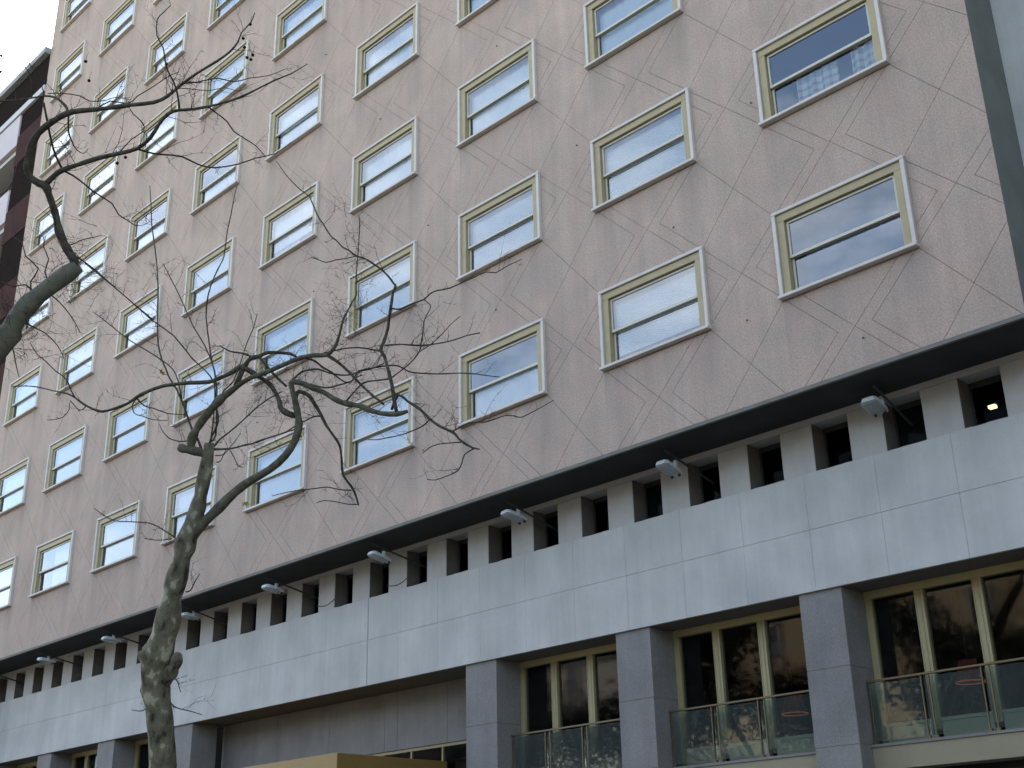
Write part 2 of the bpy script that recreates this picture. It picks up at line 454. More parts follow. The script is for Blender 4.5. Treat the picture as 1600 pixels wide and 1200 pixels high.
me_pl = MB().quad((a0 + .03, 0.086, b0 + .03), (a1 - .03, 0.086, b0 + .03), (a1 - .03, 0.086, mid), (a0 + .03, 0.086, mid)).mesh('pane', m_glass)
rv = MB()
e0, e1, f0, f1, yb = i0 + 0.02, i1 - 0.02, j0 + 0.004, j1 - 0.02, 0.95
rv.quad((e0, yb, f0), (e1, yb, f0), (e1, yb, f1), (e0, yb, f1)).quad((e0, .143, f0), (e0, yb, f0), (e0, yb, f1), (e0, .143, f1))
rv.quad((e1, yb, f0), (e1, .143, f0), (e1, .143, f1), (e1, yb, f1)).quad((e0, .143, f1), (e0, yb, f1), (e1, yb, f1), (e1, .143, f1))
rv.quad((e0, .143, f0), (e1, .143, f0), (e1, yb, f0), (e0, yb, f0))
me_room = rv.mesh('room', m_room)
_cache = {}
def shutter(drop):                                 # slatted roller shutter, drop = fraction closed
    if ('s', drop) not in _cache:
        b = MB(); z1 = b1 + 0.05; z0 = z1 - (b1 + 0.05 - b0) * drop; n = max(2, int((z1 - z0) / 0.043))
        for i in range(n):
            za = z0 + (z1 - z0) * i / n; zc = z0 + (z1 - z0) * (i + 1) / n - 0.004
            zm = (za + zc) / 2
            b.quad((a0, .155, za), (a1, .155, za), (a1, .145, zm), (a0, .145, zm))
            b.quad((a0, .145, zm), (a1, .145, zm), (a1, .155, zc), (a0, .155, zc))
            b.quad((a0, .155, zc), (a1, .155, zc), (a1, .158, zc + .004), (a0, .158, zc + .004))
        _cache[('s', drop)] = b.mesh('shutter', m_blind)
    return _cache[('s', drop)]
def curtain(drop, u0=0.0, u1=1.0, mat=None, folds=0.012, seed=0, low=0.0):
    key = ('c', drop, u0, u1, folds, seed, low, mat.name if mat else '')
    if key not in _cache:
        rnd = random.Random(seed); ph = [rnd.uniform(0, 6.3) for _ in range(4)]
        b = MB(); n = 48; z1 = b1 + 0.05; z0 = z1 - (b1 + 0.05 - b0) * drop; z1 -= (b1 + .05 - b0) * low
        w = a1 - a0; P = []
        for i in range(n + 1):
            t = u0 + (u1 - u0) * i / n; x = a0 + w * t
            y = .175 + folds * (math.sin(x * 26 + ph[0]) + .6 * math.sin(x * 41 + ph[1]))
            P.append((x, y))
        for i in range(n):
            (xa, ya), (xb, yb_) = P[i], P[i + 1]
            b.quad((xa, ya, z0), (xb, yb_, z0), (xb, yb_, z1), (xa, ya, z1))
        _cache[key] = b.mesh('curtain', mat or m_sheer, smooth=True)
    return _cache[key]

# checked pattern on one curtain (flat print on cloth)
t = m_check.node_tree
g = t.nodes.new('ShaderNodeNewGeometry'); sp = t.nodes.new('ShaderNodeSeparateXYZ'); t.links.new(g.outputs['Position'], sp.inputs[0])
def band(o, sc, th):
    a = t.nodes.new('ShaderNodeMath'); a.operation = 'MULTIPLY'; a.inputs[1].default_value = sc; t.links.new(o, a.inputs[0])
    b_ = t.nodes.new('ShaderNodeMath'); b_.operation = 'FRACT'; t.links.new(a.outputs[0], b_.inputs[0])
    c_ = t.nodes.new('ShaderNodeMath'); c_.operation = 'GREATER_THAN'; c_.inputs[1].default_value = th; t.links.new(b_.outputs[0], c_.inputs[0]); return c_.outputs[0]
ad = t.nodes.new('ShaderNodeMath'); ad.operation = 'ADD'
t.links.new(band(sp.outputs['X'], 7.5, 0.62), ad.inputs[0]); t.links.new(band(sp.outputs['Z'], 7.5, 0.62), ad.inputs[1])
rpm = t.nodes.new('ShaderNodeValToRGB'); rpm.color_ramp.elements[0].color = (0.70, 0.70, 0.64, 1); rpm.color_ramp.elements[1].color = (0.33, 0.29, 0.22, 1)
hf = t.nodes.new('ShaderNodeMath'); hf.operation = 'MULTIPLY'; hf.inputs[1].default_value = 0.5
t.links.new(ad.outputs[0], hf.inputs[0]); t.links.new(hf.outputs[0], rpm.inputs[0]); t.links.new(rpm.outputs[0], t.nodes['Principled BSDF'].inputs['Base Color'])

STYLE = {(0, 0): 'open', (0, 1): 'check', (1, 0): 'shut86', (1, 1): 'shut97', (1, 2): 'sheer', (2, 0): 'half', (2, 1): 'shut95',
         (2, 2): 'sheer', (2, 3): 'sheer', (3, 0): 'shut96', (3, 1): 'shut90', (3, 2): 'sheer', (3, 3): 'sheer', (4, 0): 'sheer',
         (4, 1): 'sheer', (4, 2): 'sheer2', (4, 3): 'ajar', (4, 4): 'sheer2', (5, 3): 'half', (6, 3): 'half', (5, 2): 'shut94', (6, 1): 'shut96', (7, 0): 'part'}
LAB = {'open': 'open window showing a dark room, no curtain', 'check': 'window with a checked curtain in the lower half',
       'ajar': 'window with its lower sash raised over a dark gap'}
for n, (c, rr, x, z) in enumerate(WINS):
    w = part('window', me_frame, hotel, (x, 0, z))
    part('casing', me_casing, w)
    st = STYLE.get((c, rr), random.choice(['sheer', 'sheer', 'sheer', 'sheer2', 'shut97', 'shut93', 'shut95']))
    part('sash', me_up, w)
    up = 0.075 if st == 'ajar' else (0.0 if st != 'open' else 0.0)
    part('sash', me_lo, w, (0, 0, up))
    part('pane', me_pu, w); part('pane', me_pl, w, (0, 0, up))
    part('room', me_room, w)
    if st.startswith('shut'): part('shutter', shutter(int(st[4:]) / 100), w)
    elif st in ('sheer', 'ajar'): part('curtain', curtain(1.0, folds=0.006, seed=(c * 5 + rr) % 4), w)
    elif st == 'sheer2': part('curtain', curtain(0.72 + 0.04 * ((c + rr) % 3), folds=0.008, seed=(c + rr) % 4), w); part('curtain', curtain(1.0, 0.0, 0.55, folds=0.012, seed=(c + rr) % 4), w, (0, 0.05, 0))
    elif st == 'check':
        part('curtain', curtain(1.0, 0.22, 0.62, m_check, 0.022, 1, 0.52), w); part('curtain', curtain(1.0, 0.74, 0.98, m_check, 0.022, 2, 0.50), w)
    elif st == 'half': part('curtain', curtain(1.0, folds=0.008, seed=2, low=0.48), w); part('curtain', curtain(1.0, folds=0.004, seed=2, mat=m_deep), w, (0, .22, 0))
    elif st == 'open': part('curtain', curtain(1.0, folds=0.004, seed=2, mat=m_deep), w, (0, .28, 0))
    elif st == 'part': part('curtain', curtain(1.0, 0.3, 1.0, folds=0.012, seed=3), w)
    if st in LAB: w['label'] = LAB[st]

# small iron hooks left in the render
me_hook = MB().tube([(0, 0.0, 0, .009), (0, -0.025, 0.0, .008), (0, -0.03, -0.025, .007)], 5).mesh('wall_hook', m_black)
for hxx, hz in ((-0.15, 13.29), (-3.86, 14.3), (-1.85, 11.76), (1.21, 8.74), (-7.96, 14.39), (-9.61, 17.77), (-11.79, 20.72), (-0.63, 9.66), (-5.88, 17.63), (-11.85, 14.36), (-6.03, 11.79), (-13.81, 11.81)):
    part('wall_hook', me_hook, hotel, (hxx, 0.0, hz))

# clerestory strip under the overhang -----------------------------------
ZS = 7.43
part('lintel', MB().box(XL, XR + 10, 1.02, 1.34, 8.185, ZB + 0.001).mesh('lintel', m_pier))
part('strip_backing', MB().box(XL, XR + 10, 1.36, 1.5, 5.72, ZS - 0.002).mesh('strip_backing', m_joint))
PIT = PU / 3
pier_x = [1.949 - PIT * k for k in range(-2, 27)]
me_pier = MB().box(-0.56, 0, 1.018, 1.35, ZS, 8.183).mesh('pier', m_pier, bevel=0.006)
me_jamb = MB().box(-0.002, 0.006, 1.026, 1.345, ZS + 0.004, 8.18).mesh('jamb', m_jamb)  # added thin lining that darkens the pier side in each opening
me_cp_frame = MB().box(0.0, 0.61, 1.33, 1.37, 8.10, 8.18).box(0.0, 0.61, 1.33, 1.37, ZS, ZS + 0.14).box(0.0, 0.04, 1.33, 1.37, ZS + 0.14, 8.10).box(0.57, 0.61, 1.33, 1.37, ZS + .14, 8.10).mesh('strip_window', m_black)
me_cp_pane = MB().quad((0.0, 1.352, ZS), (0.61, 1.352, ZS), (0.61, 1.352, 8.18), (0.0, 1.352, 8.18)).mesh('pane', m_strip_glass)
me_cp_shut = MB().quad((0.0, 1.39, ZS), (0.61, 1.39, ZS), (0.61, 1.39, 8.1), (0.0, 1.39, 8.1)).mesh('shutter', M('grey_shutter', (0.075, 0.09, 0.088), 0.7, 0.3))
def sill_mesh(sd):
    rnd = random.Random(sd); b = MB(); n = 7; pts = []
    for i in range(n + 1):
        pts.append((0.61 * i / n, ZS + rnd.uniform(0.0, 0.016)))
    for i in range(n):
        (xa, za), (xb, zb_) = pts[i], pts[i + 1]
        b.quad((xa, 0.985, za - 0.03), (xb, 0.985, zb_ - 0.03), (xb, 1.0, zb_), (xa, 1.0, za))
        b.quad((xa, 1.0, za), (xb, 1.0, zb_), (xb, 1.335, ZS + 0.11), (xa, 1.335, ZS + 0.11))
    return b.mesh('sill', m_joint)
sills = [sill_mesh(i) for i in range(4)]
for k, px in enumerate(pier_x):
    if px < XL: continue
    p_ = part('pier', me_pier, hotel, (px, 0, 0))
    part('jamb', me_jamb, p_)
    w = part('strip_window', me_cp_frame, hotel, (px, 0, 0))
    part('pane', me_cp_pane, w)
    if k in (3, 7): part('shutter', me_cp_shut, w)
    part('sill', sills[k % 4], w)
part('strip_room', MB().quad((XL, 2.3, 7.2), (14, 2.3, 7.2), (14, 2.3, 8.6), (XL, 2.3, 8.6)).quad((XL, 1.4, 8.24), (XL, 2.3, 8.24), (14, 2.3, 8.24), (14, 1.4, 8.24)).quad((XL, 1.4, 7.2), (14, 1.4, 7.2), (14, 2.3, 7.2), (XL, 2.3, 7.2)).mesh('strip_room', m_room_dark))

# stone fascia slabs ------------------------------------------------
ZF, ZM = 5.70, 6.59
slab_lo = MB().box(0.0015, PIT - 0.0015, 0.98, 1.04, ZF, ZM - 0.002).mesh('stone_slab', m_stone, bevel=0.002)
slab_up = MB().box(0.0015, PIT - 0.0015, 0.98, 1.04, ZM + 0.002, ZS).mesh('stone_slab', m_stone, bevel=0.002)
x0 = 0.575 + PIT * 3
k = 0
while x0 - PIT * k > XL - 1:
    xx = x0 - PIT * (k + 1)
    part('stone_slab', slab_lo, hotel, (xx, random.uniform(0, .002), 0)); part('stone_slab', slab_up, hotel, (xx, random.uniform(0, .002), 0))
    k += 1
part('fascia_backing', MB().box(XL, 6, 1.042, 1.355, ZF + 0.012, ZS - 0.004).mesh('fascia_backing', m_joint))
part('ground_soffit', MB().box(XL, 6, 1.0, 2.0, ZF + 0.003, ZF + 0.010).mesh('ground_soffit', M('soffit_paint', (0.17, 0.145, 0.115), 0.9, 0.2, amp=0.08)))

# ground storey columns ----------------------------------------------
cols = [(2.94, 0.72), (-0.575, 0.70), (-4.085, 0.72), (-7.66, 0.80), (-17.78, 0.80), (-21.47, 0.85), (-24.87, 0.80), (-28.2, .8)]
for cx, w in cols:
    c = part('column', MB().box(-w / 2 + .01, w / 2 - .01, 1.04, 1.68, 0, ZF).mesh('column', m_joint), hotel, (cx, 0, 0))
    zt = ZF - 0.001
    for zb_ in (4.603, 3.555, 2.5, 1.45, 0.4, 0):
        part('stone_slab', MB().box(-w / 2, w / 2, 1.03, 1.69, zb_ + 0.003, zt - 0.003).mesh('stone_slab', m_col, bevel=0.004), c); zt = zb_

# glazed bays ---------------------------------------------------------
def glazed_bay(xa, xb):
    W = xb - xa; YG = 1.62
    fm = MB()
    mull = [0.845, 1.70]
    fm.box(0, W, YG - 0.02, YG + 0.10, 5.585, ZF - 0.003).box(0, 0.10, YG, YG + 0.10, 3.56, 5.585).box(W - 0.22, W, YG, YG + 0.10, 3.56, 5.585)
    for mm in mull:
        fm.box(mm - 0.065, mm + 0.065, YG - 0.012, YG + 0.10, 3.70, 5.585)
        fm.box(mm - 0.065, mm - 0.052, YG - 0.02, YG - 0.012, 3.70, 5.585).box(mm + 0.01, mm + 0.02, YG - 0.02, YG - 0.012, 3.70, 5.585)
    fo = part('window_bay', fm.mesh('window_bay', m_beige), hotel, (xa, 0, 0))
    e = [0.10] + mull + [W - 0.22]
    for i in range(3):
        u0 = e[i] + (0.067 if i else 0.002); u1 = e[i + 1] - (0.067 if i < 2 else 0.002)
        part('lower_panel', MB().box(u0, u1, YG + .002, YG + 0.09, 3.56, 3.84).box(u0, u1, YG - .014, YG + 0.001, 3.80, 3.845).mesh('lower_panel', m_panel), fo)
    for i in range(3):
        u0 = e[i] + (0.05 if i else 0); u1 = e[i + 1] - (0.05 if i < 2 else 0)
        part('pane', MB().quad((u0, YG + .05, 3.83), (u1, YG + .05, 3.83), (u1, YG + .05, 5.6), (u0, YG + .05, 5.6)).mesh('pane', m_dark_glass), fo)
    part('slab_band', MB().box(0.0, W, 1.32, 1.60, 3.22, 3.52).mesh('slab_band', m_band, bevel=.004), fo)
    part('ledge', MB().box(-0.0, W, 1.30, 1.70, 3.522, 3.558).mesh('ledge', m_col), fo)
    ra = part('handrail', MB().box(0.02, W - .02, 1.335, 1.385, 4.385, 4.415).mesh('handrail', m_brass, bevel=.004), hotel, (xa, 0, 0))
    for i, (u0, u1) in enumerate(((0.06, mull[0] - .03), (mull[0] + .03, mull[1] - .03), (mull[1] + .03, W - .06))):
        part('glass_panel', MB().box(u0, u1, 1.354, 1.364, 3.60, 4.36).mesh('glass_panel', m_green_glass), ra)
    for mm in (0.055, mull[0] - 0.012, mull[0] + 0.10, mull[1] - 0.012, mull[1] + 0.10, W - .05):
        part('post', MB().box(mm - .009, mm + .009, 1.352, 1.376, 3.56, 4.385).box(mm - .03, mm + .03, 1.345, 1.385, 3.56, 3.60).box(mm - .02, mm + .005, 1.345, 1.38, 4.25, 4.27).mesh('post', m_brass), ra)
bays = [(3.31, 6.1), (-0.22, 2.575), (-3.72, -0.93), (-7.255, -4.45), (-21.04, -18.19), (-24.46, -21.9), (-27.8, -25.28)]
for a, b in bays: glazed_bay(a, b)
for xa, xb in ((-8.0, 6.0), (-28.6, -18.0)):
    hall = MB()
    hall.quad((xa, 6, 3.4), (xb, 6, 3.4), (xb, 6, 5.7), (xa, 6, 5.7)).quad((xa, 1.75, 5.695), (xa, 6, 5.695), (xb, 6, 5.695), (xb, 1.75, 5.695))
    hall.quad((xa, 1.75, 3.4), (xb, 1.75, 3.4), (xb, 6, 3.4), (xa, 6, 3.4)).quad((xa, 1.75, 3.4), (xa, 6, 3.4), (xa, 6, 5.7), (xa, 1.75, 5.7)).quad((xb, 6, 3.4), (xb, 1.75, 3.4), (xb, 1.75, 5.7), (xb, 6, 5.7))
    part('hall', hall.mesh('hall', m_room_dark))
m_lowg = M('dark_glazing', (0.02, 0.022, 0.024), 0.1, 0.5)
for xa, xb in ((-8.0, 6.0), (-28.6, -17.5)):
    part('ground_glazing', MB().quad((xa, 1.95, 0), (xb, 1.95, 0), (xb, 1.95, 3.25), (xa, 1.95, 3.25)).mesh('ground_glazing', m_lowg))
# entrance bay: stone wall over a strip of glazing
joints = [-17.4, -15.2, -13.3, -11.45, -11.05, -9.55, -8.05]
for xa, xb in zip(joints[:-1], joints[1:]):
    part('stone_slab', MB().box(xa + .004, xb - .004, 1.90, 2.02, 4.55, ZF).mesh('stone_slab', m_col, bevel=.004), hotel)
part('entrance_backing', MB().box(-17.5, -8.0, 1.925, 2.1, 4.56, ZF).mesh('entrance_backing', m_joint))
ew = MB().box(-17.4, -8.06, 1.93, 2.02, 4.49, 4.547)
for k in range(11):
    xm = -8.80 - 0.925 * k
    ew.box(xm - .022, xm + .022, 1.935, 2.0, 0.0, 4.49)
ew = part('entrance_glazing', ew.mesh('entrance_glazing', m_brass))
for k in range(11):
    xm = -8.80 - 0.925 * k
    part('pane', MB().quad((xm - .925 + .03, 1.98, 0), (xm - .03, 1.98, 0), (xm - .03, 1.98, 4.49), (xm - .925 + .03, 1.98, 4.49)).mesh('pane', m_dark_glass), ew, -ew.location * 0 + Vector((0, 0, 0)))
part('pane', MB().quad((-8.77, 1.98, 0), (-8.06, 1.98, 0), (-8.06, 1.98, 4.49), (-8.77, 1.98, 4.49)).mesh('pane', m_dark_glass), ew)
part('entrance_hall', MB().quad((-17.5, 4, 0), (-8.0, 4, 0), (-8.0, 4, 4.6), (-17.5, 4, 4.6)).quad((-17.5, 2, 4.55), (-17.5, 4, 4.55), (-8, 4, 4.55), (-8, 2, 4.55)).mesh('entrance_hall', m_room))
cn = part('canopy', MB().box(-17.0, -9.52, -0.70, 1.88, 3.62, 4.20).mesh('canopy', m_gold, bevel=.006))
part('canopy_edge', MB().box(-17.01, -9.51, -0.712, 1.87, 3.60, 3.615).mesh('canopy_edge', m_brass), cn, (0, 0, 0))

# things at the hotel front ------------------------------------------------
hb = MB()
ring = [(-0.13, 0.0), (-0.10, 0.055), (0.10, 0.055), (0.13, 0.0), (0.13, -0.02), (-0.13, -0.02)]
secs = [(0.0, 0.72), (0.06, 1.0), (0.36, 1.0), (0.46, 0.8)]
vs = []
for yy, s in secs:
    for x_, z_ in ring: hb.v.append((x_ * s, yy, z_ * (s if z_ > 0 else 1)))
n = len(ring)
for i in range(len(secs) - 1):
    for j in range(n): hb.f.append((i * n + j, i * n + (j + 1) % n, (i + 1) * n + (j + 1) % n, (i + 1) * n + j))
hb.f.append(tuple(reversed(range(n)))); hb.f.append(tuple(range((len(secs) - 1) * n, len(secs) * n)))
me_house = hb.mesh('housing', m_lampw, bevel=.004)
me_lens = MB().box(-0.105, 0.105, 0.05, 0.40, -0.034, -0.022).mesh('lens', m_lens)
me_brk = MB().box(0.10, 0.145, 0.20, 0.25, -0.02, 0.09).box(0.10, 0.16, 0.19, 0.26, 0.085, 0.10).mesh('bracket', m_lampw)
me_bolt = MB().box(-0.09, -0.06, 0.40, 0.44, -0.06, -0.02).mesh('latch', m_black)
lamp_labels = ['floodlight on a dark arm under the overhang at far right, above the rightmost glazed bay',
               'floodlight on a dark arm under the overhang, second from the right end',
               'floodlight on a dark arm under the overhang, third from the right end',
               'floodlight under the overhang above the golden entrance canopy, right of centre',
               'floodlight under the overhang, second to the right of the plane tree trunk',
               'floodlight half hidden just right of the plane tree trunk',
               'floodlight just left of the plane tree trunk under the overhang',
               'floodlight near the left edge of the picture under the overhang',
               'floodlight cut by the left edge of the picture under the overhang']
for k in range(9):
    X = 1.05 - PU * k
    dx, ey = (0, .12, .15, .3, .35, .3, .4, .45, .45)[k], (0, .10, .12, .2, .25, .15, .25, .25, .25)[k]
    L_ = thing('floodlight', lamp_labels[k], 'floodlight', (X, 1.33, 7.835), 'floodlights under the overhang')
    ob('arm', MB().tube([(0, 0, 0, .019), (-dx, -0.96 - ey, 0.35, .019)], 8).mesh('arm', m_black), L_)
    h_ = ob('housing', me_house, L_, (-0.15 - dx, -0.89 - ey, 0.20), (math.radians(random.uniform(-14, -4)), math.radians(random.uniform(-4, 4)), math.radians(random.uniform(-8, 8))))
    ob('lens', me_lens, h_); ob('bracket', me_brk, h_); ob('latch', me_bolt, h_); ob('latch', me_bolt, h_, (0.14, 0, 0))
cb = MB()
for xa in (-10.35, -12.7):
    pts = [(xa + 0.62 * t_, 1.012, 7.60 - 0.07 * math.sin(math.pi * t_) + 0.03 * t_, .008) for t_ in [i / 8 for i in range(9)]]
    cb.tube(pts, 5)
pts = [(-12.08 + 0.5 * 0.1 * i, 1.012, 7.62 + .01 * i, .008) for i in range(0, 3)]
tag(ob('cable', cb.mesh('cable', m_black)), 'thin dark cable sagging across the stone piers left of the expansion joint', 'cable')
part('expansion_joint', MB().box(-10.905, -10.882, 0.974, 0.985, ZF + .002, ZS - .002).mesh('expansion_joint', m_joint))

def lampshade(loc, label):
    o = thing('pendant_lamp', label, 'lamp', loc, 'red lamps inside the glazed bays')
    pr = [(0.12, 0.30), (0.14, 0.21), (0.17, 0.11), (0.20, 0.0)]
    b = MB(); n = 20
    for rad, z in pr:
        for k in range(n): b.v.append((rad * math.cos(2 * math.pi * k / n), rad * math.sin(2 * math.pi * k / n), z))
    for i in range(3):
        for k in range(n): b.f.append((i * n + k, (i + 1) * n + k, (i + 1) * n + (k + 1) % n, i * n + (k + 1) % n))
    ob('lamp_shade', b.mesh('lamp_shade', M('red_shade', (0.05, 0.018, 0.017), 0.8, 0.2, emit=(0.8, 0.16, 0.11), estr=0.006), smooth=True), o)
    tr = MB().tube([(0.20 * math.cos(2 * math.pi * k / 20), 0.20 * math.sin(2 * math.pi * k / 20), 0.0, .009) for k in range(21)], 5)
    ob('trim', tr.mesh('trim', M('lit_trim', (0.5, 0.2, 0.1), 0.6, 0.3, emit=(1.0, 0.33, 0.15), estr=0.05)), o)
    ob('cord', MB().tube([(0, 0, 0.29, .008), (0, 0, 5.69 - loc[2], .008)], 5).mesh('cord', m_black), o)
lampshade((0.75, 2.5, 4.39), 'red pendant lamp shade glowing behind the rightmost glazed bay')
lampshade((-2.16, 2.5, 4.29), 'red pendant lamp shade half hidden behind a grey column')
cl = thing('ceiling_lamp', 'lit rectangular lamp glowing inside the rightmost strip window', 'lamp', (2.0, 1.9, 7.98))
ob('diffuser', MB().box(-0.05, 0.05, -0.04, 0.04, -0.02, 0.02).mesh('diffuser', M('lit_diffuser', (1, .9, .7), 0.5, emit=(1.0, 0.78, 0.42), estr=1.2)), cl)
ob('housing', MB().box(-0.08, 0.08, -0.06, 0.06, 0.022, 0.05).mesh('housing', m_black), cl)
ob('stem', MB().box(-0.01, 0.01, -0.01, 0.01, 0.05, 0.258).mesh('stem', m_black), cl)

# ------------------------------------------------------------------ neighbour on the left
nb = thing('neighbour_building', 'dark building with white balcony bands at the left edge, abutting the pink hotel', 'building', (-40, 3, 0))
NO = Vector((-40, 3, 0))
m_nw = M('pale_balcony', (0.48, 0.41, 0.40), 0.8, 0.2, amp=0.05, scale=2)
m_nb = M('brown_cladding', (0.062, 0.035, 0.031), 1.0, 0.0, amp=0.12, scale=1.5)
m_nk = M('black_recess', (0.022, 0.016, 0.014), 1.0, 0.0)
m_ncop = M('grey_coping', (0.26, 0.27, 0.24), 0.8, 0.3, amp=0.1)
m_strip = M('white_band', (0.45, 0.44, 0.42), 0.7, 0.3)
def npart(name, b, mat, par=None, bev=0.0): return ob(name, b.mesh(name, mat, bevel=bev), par or nb, -NO if par is None else (0, 0, 0))
XN = XL - 0.01
npart('body', MB().box(-60, XN, 1.2, 14, 0, 29.2), m_nk)
npart('attic', MB().box(-60, XN, -0.02, 14, 29.03, 30.25), m_nk)
npart('coping', MB().box(-60, XN + .03, -0.22, 14, 30.252, 30.50), m_ncop, None, .01)
npart('band', MB().box(-60, XN, -0.06, 1.2, 28.68, 28.95), m_strip, None, .01)
npart('pilaster_side', MB().box(-30.72, XN, 0.03, 1.2, 0, 28.67), m_nk)
for k in range(9):
    zt = 27.70 - 3.16 * k
    npart('spandrel', MB().box(-30.74, XN, 0.0, 0.5, zt - 1.33, zt), m_nb, None, .01)
    npart('balcony', MB().box(-60, -30.75, -0.02, 0.12, zt + 0.94 - 1.26 - .05, zt + 0.94), m_nw, None, .01)
    npart('floor_slab', MB().box(-60, -30.75, 0.13, 1.2, zt - .55, zt - .35), m_strip)

